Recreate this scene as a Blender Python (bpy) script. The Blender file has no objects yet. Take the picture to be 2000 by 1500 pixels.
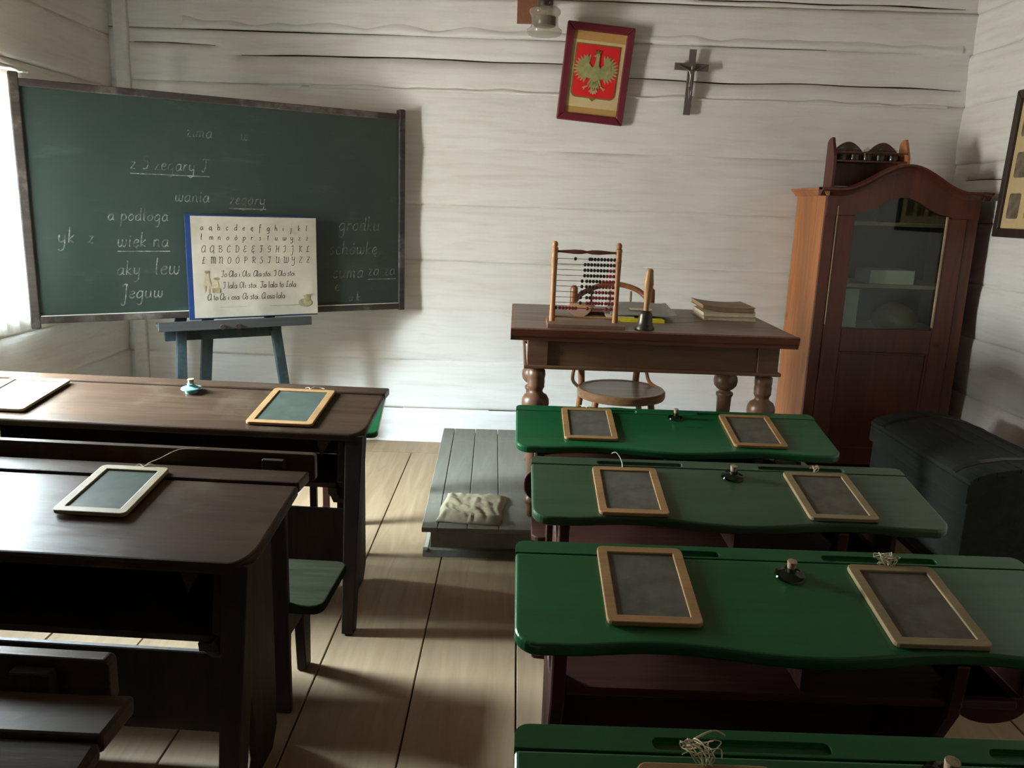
import bpy, bmesh, math, random
from mathutils import Vector, Matrix, noise
random.seed(7)
S = bpy.context.scene
COL = S.collection
PI = math.pi
R_ = math.radians

# ------------------------------------------------------------------ camera
H = 1.45
F = 1580.0
yc = Vector((12., -350., F)).normalized()
dc = Vector((-245., (F*F - 245*12)/350., F))
# re-orthogonalise exactly
dc = dc - yc*dc.dot(yc); dc.normalize()
zc = -dc
xc = yc.cross(zc)
right = Vector((xc.x, yc.x, zc.x)); down = Vector((xc.y, yc.y, zc.y)); fwd = Vector((xc.z, yc.z, zc.z))
cam_d = bpy.data.cameras.new('camera')
cam = bpy.data.objects.new('camera', cam_d); COL.objects.link(cam)
M = Matrix((right, -down, -fwd)).transposed().to_4x4()
M.translation = Vector((0, 0, H))
cam.matrix_world = M
cam_d.sensor_width = 36; cam_d.lens = F/2000*36; cam_d.clip_start = .02
S.camera = cam

# ------------------------------------------------------------------ light and exposure
w = bpy.data.worlds.new('world'); S.world = w; w.use_nodes = True
nt_ = w.node_tree; bg = nt_.nodes['Background']
# overcast sky above, sunlit yard and trees below the horizon
tc_ = nt_.nodes.new('ShaderNodeTexCoord'); sx_ = nt_.nodes.new('ShaderNodeSeparateXYZ'); rp_ = nt_.nodes.new('ShaderNodeValToRGB')
nt_.links.new(tc_.outputs['Generated'], sx_.inputs[0]); nt_.links.new(sx_.outputs[2], rp_.inputs[0])
e_ = rp_.color_ramp.elements; e_[0].position = 0; e_[0].color = (.215, .206, .186, 1); e_[1].position = .25; e_[1].color = (.30, .315, .31, 1)
e2_ = e_.new(.42); e2_.color = (.72, .90, 1, 1)
nt_.links.new(rp_.outputs[0], bg.inputs[0]); bg.inputs[1].default_value = 152.0
def area(name, loc, rot, sx, sy, power, color):
    l = bpy.data.lights.new(name, 'AREA'); l.shape = 'RECTANGLE'; l.size = sx; l.size_y = sy
    l.energy = power; l.color = color
    o = bpy.data.objects.new(name, l); COL.objects.link(o); o.location = loc; o.rotation_euler = rot
    return o
# daylight of the side window (outside the pane)
po = area('window_portal', (-2.60, 3.23, 1.40), (0, R_(-90), 0), 1.06, 1.26, 1, (1, 1, 1)); po.data.cycles.is_portal = True
S.view_settings.view_transform = 'Standard'
S.view_settings.look = 'None'
S.view_settings.gamma = 1
S.view_settings.exposure = 1.25
S.view_settings.use_curve_mapping = False

# ------------------------------------------------------------------ helpers
def tag(o, label=None, cat=None, group=None, kind=None):
    if label: o['label'] = label
    if cat: o['category'] = cat
    if group: o['group'] = group
    if kind: o['kind'] = kind
    return o
def thing(name, label, cat, loc=(0, 0, 0), rot=(0, 0, 0), group=None):
    o = bpy.data.objects.new(name, None); COL.objects.link(o)
    o.empty_display_size = .05
    o.location = loc; o.rotation_euler = rot
    return tag(o, label, cat, group)
def obj(name, bm, mat, parent=None, bevel=0, smooth=False, seg=2, loc=None, rot=None, label=None, ang=40):
    me = bpy.data.meshes.new(name)
    bmesh.ops.recalc_face_normals(bm, faces=bm.faces)
    if smooth:
        for f in bm.faces: f.smooth = True
    bm.to_mesh(me); bm.free()
    if smooth:
        try: me.set_sharp_from_angle(angle=R_(ang))
        except Exception: pass
    for m in (mat if isinstance(mat, (list, tuple)) else [mat]): me.materials.append(m)
    o = bpy.data.objects.new(name, me); COL.objects.link(o)
    if parent: o.parent = parent
    if loc: o.location = loc
    if rot: o.rotation_euler = rot
    if bevel:
        b = o.modifiers.new('bevel', 'BEVEL'); b.width = bevel; b.segments = seg; b.limit_method = 'ANGLE'; b.angle_limit = R_(35)
    if label: o['label'] = label
    return o
def copy_tree(o, parent=None):
    c = o.copy(); COL.objects.link(c); c.parent = parent
    for ch in list(o.children): copy_tree(ch, c)
    return c
def BM(): return bmesh.new()
def box(bm, x0, x1, y0, y1, z0, z1, mi=0):
    v = [bm.verts.new(p) for p in ((x0,y0,z0),(x1,y0,z0),(x1,y1,z0),(x0,y1,z0),(x0,y0,z1),(x1,y0,z1),(x1,y1,z1),(x0,y1,z1))]
    for f in ((0,3,2,1),(4,5,6,7),(0,1,5,4),(1,2,6,5),(2,3,7,6),(3,0,4,7)):
        fa = bm.faces.new([v[i] for i in f]); fa.material_index = mi
    return v
def bx(*a): bm = BM(); box(bm, *a); return bm
def beam(bm, p, q, wx, wy, wx2=None, wy2=None, up=(0, 1, 0)):
    """tapered rectangular bar from p to q"""
    p = Vector(p); q = Vector(q); d = (q-p).normalized()
    a = d.cross(Vector(up)).normalized(); b = d.cross(a).normalized()
    wx2 = wx if wx2 is None else wx2; wy2 = wy if wy2 is None else wy2
    vs = []
    for c, u, v in ((p, wx, wy), (q, wx2, wy2)):
        for s, t in ((-1,-1),(1,-1),(1,1),(-1,1)): vs.append(bm.verts.new(c + a*s*u/2 + b*t*v/2))
    for f in ((0,3,2,1),(4,5,6,7),(0,1,5,4),(1,2,6,5),(2,3,7,6),(3,0,4,7)): bm.faces.new([vs[i] for i in f])
def prism(bm, pts, axis, a, b):
    """polygon (2D) extruded along axis from a to b. axis 'z': pts=(x,y); 'x': (y,z); 'y': (x,z)"""
    def mk(p, t): return {'z': (p[0], p[1], t), 'x': (t, p[0], p[1]), 'y': (p[0], t, p[1])}[axis]
    A = [bm.verts.new(mk(p, a)) for p in pts]; B = [bm.verts.new(mk(p, b)) for p in pts]
    n = len(pts)
    bm.faces.new(A); bm.faces.new(B[::-1])
    for i in range(n): bm.faces.new((A[i], B[i], B[(i+1) % n], A[(i+1) % n]))
def lathe(bm, prof, n=24, c=(0, 0, 0), axis='z', cap=True):
    rings = []
    for r, z in prof:
        ring = []
        for i in range(n):
            a = 2*PI*i/n; u, v = r*math.cos(a), r*math.sin(a)
            p = {'z': (u, v, z), 'x': (z, u, v), 'y': (u, z, v)}[axis]
            ring.append(bm.verts.new((p[0]+c[0], p[1]+c[1], p[2]+c[2])))
        rings.append(ring)
    for A, B in zip(rings, rings[1:]):
        for i in range(n): bm.faces.new((A[i], A[(i+1) % n], B[(i+1) % n], B[i]))
    if cap: bm.faces.new(rings[0][::-1]); bm.faces.new(rings[-1])
def tube(bm, pts, r, n=8, closed=False):
    pts = [Vector(p) for p in pts]; N = len(pts)
    rs = r if isinstance(r, (list, tuple)) else [r]*N
    rings = []; prev = None
    for i, p in enumerate(pts):
        if closed: d = pts[(i+1) % N] - pts[i-1]
        else: d = pts[min(i+1, N-1)] - pts[max(i-1, 0)]
        d.normalize()
        if prev is None:
            u = Vector((0, 0, 1)) if abs(d.z) < .9 else Vector((1, 0, 0))
            a = d.cross(u).normalized()
        else: a = (prev - d*prev.dot(d)).normalized()
        prev = a; b = d.cross(a)
        rings.append([bm.verts.new(p + (a*math.cos(2*PI*k/n) + b*math.sin(2*PI*k/n))*rs[i]) for k in range(n)])
    pr = list(zip(rings, rings[1:])) + ([(rings[-1], rings[0])] if closed else [])
    for A, B in pr:
        for k in range(n): bm.faces.new((A[k], A[(k+1) % n], B[(k+1) % n], B[k]))
    if not closed: bm.faces.new(rings[0][::-1]); bm.faces.new(rings[-1])
def cr(pts, n=6, closed=False):
    """catmull-rom through points"""
    P = [Vector(p) for p in pts]; out = []; N = len(P)
    rng = N if closed else N-1
    for i in range(rng):
        p0 = P[(i-1) % N] if closed else P[max(i-1, 0)]; p1 = P[i]; p2 = P[(i+1) % N]; p3 = P[(i+2) % N] if closed else P[min(i+2, N-1)]
        for k in range(n):
            t = k/n
            out.append(.5*((2*p1) + (p2-p0)*t + (2*p0-5*p1+4*p2-p3)*t*t + (3*p1-p0-3*p2+p3)*t**3))
    if not closed: out.append(P[-1])
    return out
def rrect(x0, x1, y0, y1, r, n=5):
    out = []
    for cx, cy, a0 in ((x1-r, y1-r, 0), (x0+r, y1-r, 90), (x0+r, y0+r, 180), (x1-r, y0+r, 270)):
        for k in range(n+1):
            a = R_(a0 + 90*k/n); out.append((cx+r*math.cos(a), cy+r*math.sin(a)))
    return out
def ring_prism(bm, outer, inner, z0, z1):
    n = len(outer)
    L = [[bm.verts.new((p[0], p[1], z)) for p in q] for q in (outer, inner) for z in (z0, z1)]
    o0, o1, i0, i1 = L
    for k in range(n):
        j = (k+1) % n
        bm.faces.new((o0[k], o0[j], o1[j], o1[k])); bm.faces.new((i0[j], i0[k], i1[k], i1[j]))
        bm.faces.new((o1[k], o1[j], i1[j], i1[k])); bm.faces.new((o0[j], o0[k], i0[k], i0[j]))
def boolean(o, cutter):
    m = o.modifiers.new('cut', 'BOOLEAN'); m.operation = 'DIFFERENCE'; m.object = cutter; m.solver = 'EXACT'
    dg = bpy.context.evaluated_depsgraph_get(); dg.update()
    me = bpy.data.meshes.new_from_object(o.evaluated_get(dg))
    me.name = o.name
    o.modifiers.clear(); o.data = me
    bpy.data.objects.remove(cutter)

# ------------------------------------------------------------------ materials
def new_mat(name):
    m = bpy.data.materials.new(name); m.use_nodes = True
    nt = m.node_tree; return m, nt, nt.nodes['Principled BSDF']
def node(nt, t, **k):
    n = nt.nodes.new(t)
    for a, b in k.items(): setattr(n, a, b)
    return n
def mapping(nt, scale, rot=(0, 0, 0), coord='Object'):
    tc = node(nt, 'ShaderNodeTexCoord'); mp = node(nt, 'ShaderNodeMapping')
    mp.inputs['Scale'].default_value = scale; mp.inputs['Rotation'].default_value = rot
    nt.links.new(tc.outputs[coord], mp.inputs[0]); return mp.outputs[0]
def noise_n(nt, vec, scale, detail=5, rough=.6, dist=0):
    n = node(nt, 'ShaderNodeTexNoise'); n.inputs['Scale'].default_value = scale; n.inputs['Detail'].default_value = detail
    n.inputs['Roughness'].default_value = rough; n.inputs['Distortion'].default_value = dist
    nt.links.new(vec, n.inputs['Vector']); return n.outputs['Fac']
def ramp(nt, fac, stops):
    r = node(nt, 'ShaderNodeValToRGB'); e = r.color_ramp.elements
    while len(e) < len(stops): e.new(.5)
    for el, (p, c) in zip(e, stops): el.position = p; el.color = (*c, 1) if len(c) == 3 else c
    nt.links.new(fac, r.inputs[0]); return r.outputs[0]
def mix(nt, fac, a, b, mode='MIX'):
    m = node(nt, 'ShaderNodeMix', data_type='RGBA', blend_type=mode)
    for i, v in ((0, fac), (6, a), (7, b)):
        if isinstance(v, (int, float)): m.inputs[i].default_value = v
        elif isinstance(v, (tuple, list)): m.inputs[i].default_value = (*v, 1)
        else: nt.links.new(v, m.inputs[i])
    return m.outputs[2]
def bump(nt, fac, b, strength=.2, dist=.01):
    n = node(nt, 'ShaderNodeBump'); n.inputs['Strength'].default_value = strength; n.inputs['Distance'].default_value = dist
    nt.links.new(fac, n.inputs['Height']); nt.links.new(n.outputs[0], b.inputs['Normal'])
def wood(name, c1, c2, rough=.45, axis='x', scale=1, knots=0, coat=0, grain=.35, spec=.5, wear=None):
    m, nt, b = new_mat(name)
    st = {'x': (1.2, 14, 14), 'y': (14, 1.2, 14), 'z': (14, 14, 1.2)}[axis]
    st = tuple(s*scale for s in st)
    v = mapping(nt, st); n1 = noise_n(nt, v, 2.2, 6, .62, 1.2)
    v2 = mapping(nt, tuple(s*.25 for s in st)); n2 = noise_n(nt, v2, 2, 3, .5)
    col = ramp(nt, n1, [(.3, c2), (.68, c1)])
    dk = tuple(x*.62 for x in c2)
    col = mix(nt, ramp(nt, n2, [(.45, (0, 0, 0)), (.75, (.55,)*3)]), col, dk)
    if knots:
        vk = mapping(nt, (3, 3, 3)); kn = node(nt, 'ShaderNodeTexVoronoi'); kn.inputs['Scale'].default_value = knots
        nt.links.new(vk, kn.inputs['Vector'])
        col = mix(nt, ramp(nt, kn.outputs['Distance'], [(.03, (.7,)*3), (.09, (0, 0, 0))]), col, tuple(x*.45 for x in c2))
    if wear:
        vw = mapping(nt, (1.3, 1.3, 1.3)); nw = noise_n(nt, vw, 3, 8, .7)
        col = mix(nt, ramp(nt, nw, [(.52, (0, 0, 0)), (.66, (.6,)*3)]), col, wear)
    nt.links.new(col, b.inputs['Base Color'])
    rr = ramp(nt, n1, [(.3, (min(1, rough+.12),)*3), (.8, (rough,)*3)]); nt.links.new(rr, b.inputs['Roughness'])
    b.inputs['Coat Weight'].default_value = coat; b.inputs['Coat Roughness'].default_value = .15
    b.inputs['Specular IOR Level'].default_value = spec
    bump(nt, n1, b, grain, .002)
    return m
def plain(name, c, rough=.6, metal=0, n_amt=.12, n_scale=30, spec=.5, coat=0, bmp=.1):
    m, nt, b = new_mat(name)
    v = mapping(nt, (1, 1, 1)); n = noise_n(nt, v, n_scale, 5, .6)
    col = ramp(nt, n, [(.25, tuple(x*(1-n_amt) for x in c)), (.75, tuple(min(1, x*(1+n_amt)) for x in c))])
    nt.links.new(col, b.inputs['Base Color'])
    b.inputs['Roughness'].default_value = rough; b.inputs['Metallic'].default_value = metal
    b.inputs['Specular IOR Level'].default_value = spec; b.inputs['Coat Weight'].default_value = coat
    if bmp: bump(nt, n, b, bmp, .003)
    return m
def whitewash(name, axis):
    m, nt, b = new_mat(name)
    sc = {'x': (.8, 5, 9), 'y': (5, .8, 9)}[axis]
    v = mapping(nt, sc, coord='Object'); n1 = noise_n(nt, v, 3, 8, .65, .4)
    v2 = mapping(nt, (1.2, 1.2, 1.2)); n2 = noise_n(nt, v2, 1.6, 4, .6)
    v3 = mapping(nt, (10, 10, 14)); n3 = noise_n(nt, v3, 3, 8, .7)
    col = ramp(nt, n1, [(.3, (.72, .71, .67)), (.52, (.80, .80, .77)), (.75, (.84, .84, .82))])
    col = mix(nt, ramp(nt, n2, [(.5, (0, 0, 0)), (.8, (.30,)*3)]), col, (.62, .56, .47))
    col = mix(nt, ramp(nt, n3, [(.68, (0, 0, 0)), (.76, (.35,)*3)]), col, (.5, .46, .40))
    nt.links.new(col, b.inputs['Base Color']); b.inputs['Roughness'].default_value = .85
    b.inputs['Specular IOR Level'].default_value = .25
    ad = node(nt, 'ShaderNodeMath', operation='ADD'); nt.links.new(n1, ad.inputs[0]); nt.links.new(n3, ad.inputs[1])
    bump(nt, ad.outputs[0], b, .3, .004)
    return m
def glass(name, tint=(1, 1, 1), refl=.12, rough=.03):
    """thin glass: mostly see-through, with a Fresnel-like gloss"""
    m = bpy.data.materials.new(name); m.use_nodes = True; nt = m.node_tree; nt.nodes.clear()
    o = node(nt, 'ShaderNodeOutputMaterial'); t = node(nt, 'ShaderNodeBsdfTransparent'); g = node(nt, 'ShaderNodeBsdfGlossy')
    t.inputs[0].default_value = (*tint, 1); g.inputs['Roughness'].default_value = rough
    lw = node(nt, 'ShaderNodeLayerWeight'); lw.inputs[0].default_value = .5
    pw = node(nt, 'ShaderNodeMath', operation='POWER'); nt.links.new(lw.outputs['Facing'], pw.inputs[0]); pw.inputs[1].default_value = 5
    ma = node(nt, 'ShaderNodeMath', operation='MULTIPLY_ADD'); nt.links.new(pw.outputs[0], ma.inputs[0]); ma.inputs[1].default_value = .85; ma.inputs[2].default_value = .045
    mx = node(nt, 'ShaderNodeMixShader'); nt.links.new(ma.outputs[0], mx.inputs[0]); nt.links.new(t.outputs[0], mx.inputs[1]); nt.links.new(g.outputs[0], mx.inputs[2])
    nt.links.new(mx.outputs[0], o.inputs[0]); return m

WHITE_X = whitewash('whitewashed_logs_back', 'x'); WHITE_Y = whitewash('whitewashed_logs_side', 'y')
CRACK = plain('bare_dark_wood_in_cracks', (.075, .03, .015), .9, n_scale=20)
FLOOR = wood('scrubbed_floorboards', (.38, .27, .165), (.28, .185, .10), .55, 'y', .55, 1.1, grain=.25, spec=.4)
CEIL = wood('ceiling_boards', (.26, .18, .11), (.17, .11, .065), .7, 'y', .6)
GREEN = wood('green_gloss_paint', (.006, .098, .030), (.005, .080, .025), .25, 'x', 1, coat=.25, grain=.12, spec=.4)
GREEN2 = wood('faded_green_gloss_paint', (.030, .078, .036), (.023, .064, .028), .27, 'x', 1, coat=.2, grain=.15, spec=.4)
REDWOOD = wood('red_brown_varnish', (.060, .016, .010), (.034, .009, .006), .5, 'x', 1, spec=.3)
DARK = wood('dark_stained_school_wood', (.062, .036, .022), (.034, .020, .013), .26, 'x', 1, coat=.0, grain=.25, spec=.11, wear=(.085, .064, .042))
DARKEND = wood('dark_stained_uprights', (.040, .025, .018), (.022, .014, .011), .55, 'z', 1, spec=.2)
SEATW = wood('worn_green_grey_seat', (.028, .031, .018), (.017, .018, .011), .75, 'x', 1, spec=.0, wear=(.030, .052, .020))
PODIUM = wood('grey_podium_paint', (.215, .205, .165), (.165, .158, .128), .62, 'y', .7, grain=.25, spec=.12, wear=(.225, .21, .165))
TABLETOP = wood('brown_desk_top', (.215, .135, .10), (.15, .09, .068), .34, 'x', .8, grain=.2)
TABLEW = wood('brown_desk_wood', (.215, .11, .055), (.14, .066, .036), .42, 'x', .8, grain=.25)
TABLEEDGE = wood('red_brown_edge', (.19, .062, .032), (.12, .038, .022), .38, 'x', .8, grain=.2)
LEGW = wood('turned_leg_wood', (.17, .085, .042), (.10, .048, .027), .32, 'z', 1, grain=.15)
CHAIRW = wood('bentwood', (.30, .12, .04), (.17, .062, .022), .3, 'z', 1, grain=.12, coat=.2)
SEATB = wood('chair_seat_ply', (.13, .085, .06), (.085, .055, .04), .28, 'x', .8, grain=.1, coat=.15)
RIMW = wood('chair_rim', (.24, .125, .052), (.14, .065, .028), .32, 'x', 1, grain=.12)
ABACW = wood('abacus_wood', (.50, .25, .10), (.34, .15, .055), .38, 'z', 1.5, grain=.12)
ABASE = wood('abacus_base_wood', (.28, .17, .11), (.19, .11, .07), .5, 'x', 1.2)
HANDLE = wood('bell_handle_wood', (.44, .24, .10), (.32, .16, .06), .4, 'z', 2, grain=.1)
SLATEW = wood('slate_frame_wood', (.36, .205, .085), (.26, .14, .052), .42, 'x', 1.4, grain=.15)
SLATEP = wood('pale_slate_frame_wood', (.29, .22, .12), (.22, .165, .085), .5, 'x', 1.4, grain=.15, spec=.25)
SLATE = plain('writing_slate', (.10, .092, .072), .6, spec=.25, n_amt=.35, n_scale=18, bmp=.03)
SLATEG = plain('glossy_writing_slate', (.06, .075, .062), .3, spec=.3, n_amt=.25, n_scale=18, bmp=.03)
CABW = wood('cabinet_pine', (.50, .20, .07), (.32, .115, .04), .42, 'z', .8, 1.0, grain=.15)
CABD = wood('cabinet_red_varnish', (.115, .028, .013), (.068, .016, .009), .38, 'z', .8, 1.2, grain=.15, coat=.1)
CABIN = plain('cabinet_inside_green_paint', (.020, .036, .027), .6)
SHELFW = wood('cabinet_shelf_wood', (.40, .30, .19), (.3, .22, .13), .55, 'x', 1)
CHEST = wood('black_green_chest_paint', (.020, .025, .020), (.012, .015, .012), .6, 'y', .8, grain=.4, spec=.2, wear=(.026, .029, .022))
EASEL = wood('blue_grey_easel_paint', (.028, .045, .048), (.018, .031, .035), .42, 'z', 1, wear=(.08, .11, .115), spec=.3)
LEDGEM = wood('grey_easel_ledge', (.07, .074, .074), (.045, .048, .05), .5, 'x', 1)
FRAMEB = wood('chalky_board_frame', (.06, .045, .04), (.03, .024, .022), .5, 'x', 1, wear=(.26, .23, .21))
PICRED = plain('dark_red_picture_frame', (.14, .014, .026), .3, n_amt=.15, n_scale=6, coat=.3, bmp=.02)
BLACKF = wood('black_brown_picture_frame', (.055, .035, .025), (.03, .02, .015), .35, 'z', 1)
BRASS = plain('aged_brass', (.34, .30, .17), .38, .6, bmp=.05)
BELLM = plain('dark_bronze', (.075, .068, .055), .38, .75, n_amt=.3, bmp=.08)
PEWTER = plain('grey_cast_metal', (.20, .19, .17), .35, .8, bmp=.03)
CROSSW = plain('grey_cross_wood', (.12, .10, .085), .45, bmp=.05)
WIRE = plain('dark_steel_wire', (.05, .05, .05), .4, .8, bmp=0)
BEADK = plain('black_bead', (.02, .017, .017), .3, coat=.3, bmp=0)
BEADR = plain('dark_red_bead', (.24, .018, .030), .3, coat=.3, bmp=0)
CORK = plain('cork', (.30, .22, .14), .85, n_amt=.45, n_scale=120, bmp=.4)
STRING = plain('hemp_string', (.50, .42, .28), .85, bmp=0)
WSTRING = plain('white_string', (.72, .72, .68), .8, bmp=0)
TEAL = plain('teal_ink_glass', (.16, .36, .37), .1, coat=.6, bmp=0); DGLASS = glass('dark_ink_glass', (.32, .38, .36)); CLEAR = glass('window_glass')
CABGL = glass('cabinet_glass', (.74, .80, .76))
JARGL = glass('jar_glass', (.86, .87, .82))
def dusty():
    m = glass('dusty_lamp_glass', (.80, .80, .74), rough=.12); nt = m.node_tree
    out = [n for n in nt.nodes if n.type == 'OUTPUT_MATERIAL'][0]; src = out.inputs[0].links[0].from_socket
    d = node(nt, 'ShaderNodeBsdfDiffuse'); d.inputs[0].default_value = (.55, .53, .45, 1)
    mx = node(nt, 'ShaderNodeMixShader'); mx.inputs[0].default_value = .2
    nt.links.new(src, mx.inputs[1]); nt.links.new(d.outputs[0], mx.inputs[2]); nt.links.new(mx.outputs[0], out.inputs[0]); return m
LAMPGL = dusty()
INK = plain('ink', (.01, .012, .02), .1, bmp=0)
PAPER = plain('old_paper', (.74, .71, .62), .75, n_amt=.05, n_scale=8, bmp=.05)
CREAM = plain('cream_page_edges', (.58, .50, .36), .75, n_amt=.12, n_scale=60, bmp=.1)
BROWNC = plain('worn_brown_cover', (.24, .155, .08), .6, n_amt=.3, n_scale=9)
GREYC = plain('grey_cover', (.22, .215, .19), .5, n_amt=.1)
YELLOW = plain('yellow_cover', (.70, .60, .02), .5, bmp=0)
BLUEC = plain('blue_card', (.015, .045, .17), .5, bmp=0)
PRINT = plain('dark_print', (.045, .04, .04), .8, bmp=0)
CLOTH = plain('beige_cotton_cloth', (.30, .25, .155), .9, n_amt=.1, n_scale=60, bmp=.15)
COPPER = plain('brown_backboard', (.23, .095, .05), .5, n_amt=.15)
WINWHITE = plain('white_window_paint', (.72, .73, .70), .55)
RED = plain('red_shield', (.66, .012, .014), .5, n_amt=.06, n_scale=4, bmp=0)
GOLDB = plain('old_gold_border', (.20, .13, .03), .5, bmp=0)
MATT = plain('ochre_mat', (.47, .27, .08), .7, n_amt=.08, bmp=0)
MATC = plain('cream_mat', (.60, .46, .24), .7, n_amt=.06, bmp=0)
EAGLE = plain('green_gold_eagle', (.33, .33, .13), .45, .1, n_amt=.3, n_scale=25, bmp=.05)
EAGLEP = plain('pale_gold_feathers', (.55, .42, .20), .45, .1, n_amt=.2, bmp=0)
TAN = plain('faded_tan_print', (.50, .43, .27), .8, n_amt=.3, n_scale=60, bmp=0)
OLIVE = plain('faded_olive_print', (.30, .27, .15), .8, n_amt=.5, n_scale=60, bmp=0)
PHOTO = plain('old_photographs', (.16, .13, .09), .5, n_amt=.6, n_scale=22, bmp=0)
def board_mat():
    m, nt, b = new_mat('blackboard_paint')
    v = mapping(nt, (1, 1, 1)); n = noise_n(nt, v, 2.2, 9, .72, .6)
    v2 = mapping(nt, (1.2, 1.2, 5)); n2 = noise_n(nt, v2, 2.5, 8, .7)
    c = ramp(nt, n, [(.35, (.030, .052, .046)), (.6, (.040, .058, .050)), (.82, (.078, .10, .088))])
    c = mix(nt, ramp(nt, n2, [(.56, (0, 0, 0)), (.78, (.30,)*3)]), c, (.14, .17, .15))
    nt.links.new(c, b.inputs['Base Color']); b.inputs['Roughness'].default_value = .42
    b.inputs['Specular IOR Level'].default_value = .45
    return m
BOARD = board_mat()
def chalk_mat():
    m = bpy.data.materials.new('faded_chalk'); m.use_nodes = True; nt = m.node_tree
    b = nt.nodes['Principled BSDF']; out = nt.nodes['Material Output']
    b.inputs['Base Color'].default_value = (.50, .54, .50, 1); b.inputs['Roughness'].default_value = .9
    t = node(nt, 'ShaderNodeBsdfTransparent'); mx = node(nt, 'ShaderNodeMixShader')
    v = mapping(nt, (1, 1, 1)); n = noise_n(nt, v, 28, 8, .8)
    f = ramp(nt, n, [(.36, (0, 0, 0)), (.64, (.62,)*3)])
    nt.links.new(f, mx.inputs[0]); nt.links.new(t.outputs[0], mx.inputs[1]); nt.links.new(b.outputs[0], mx.inputs[2]); nt.links.new(mx.outputs[0], out.inputs[0])
    return m
CHALK = chalk_mat()

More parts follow.
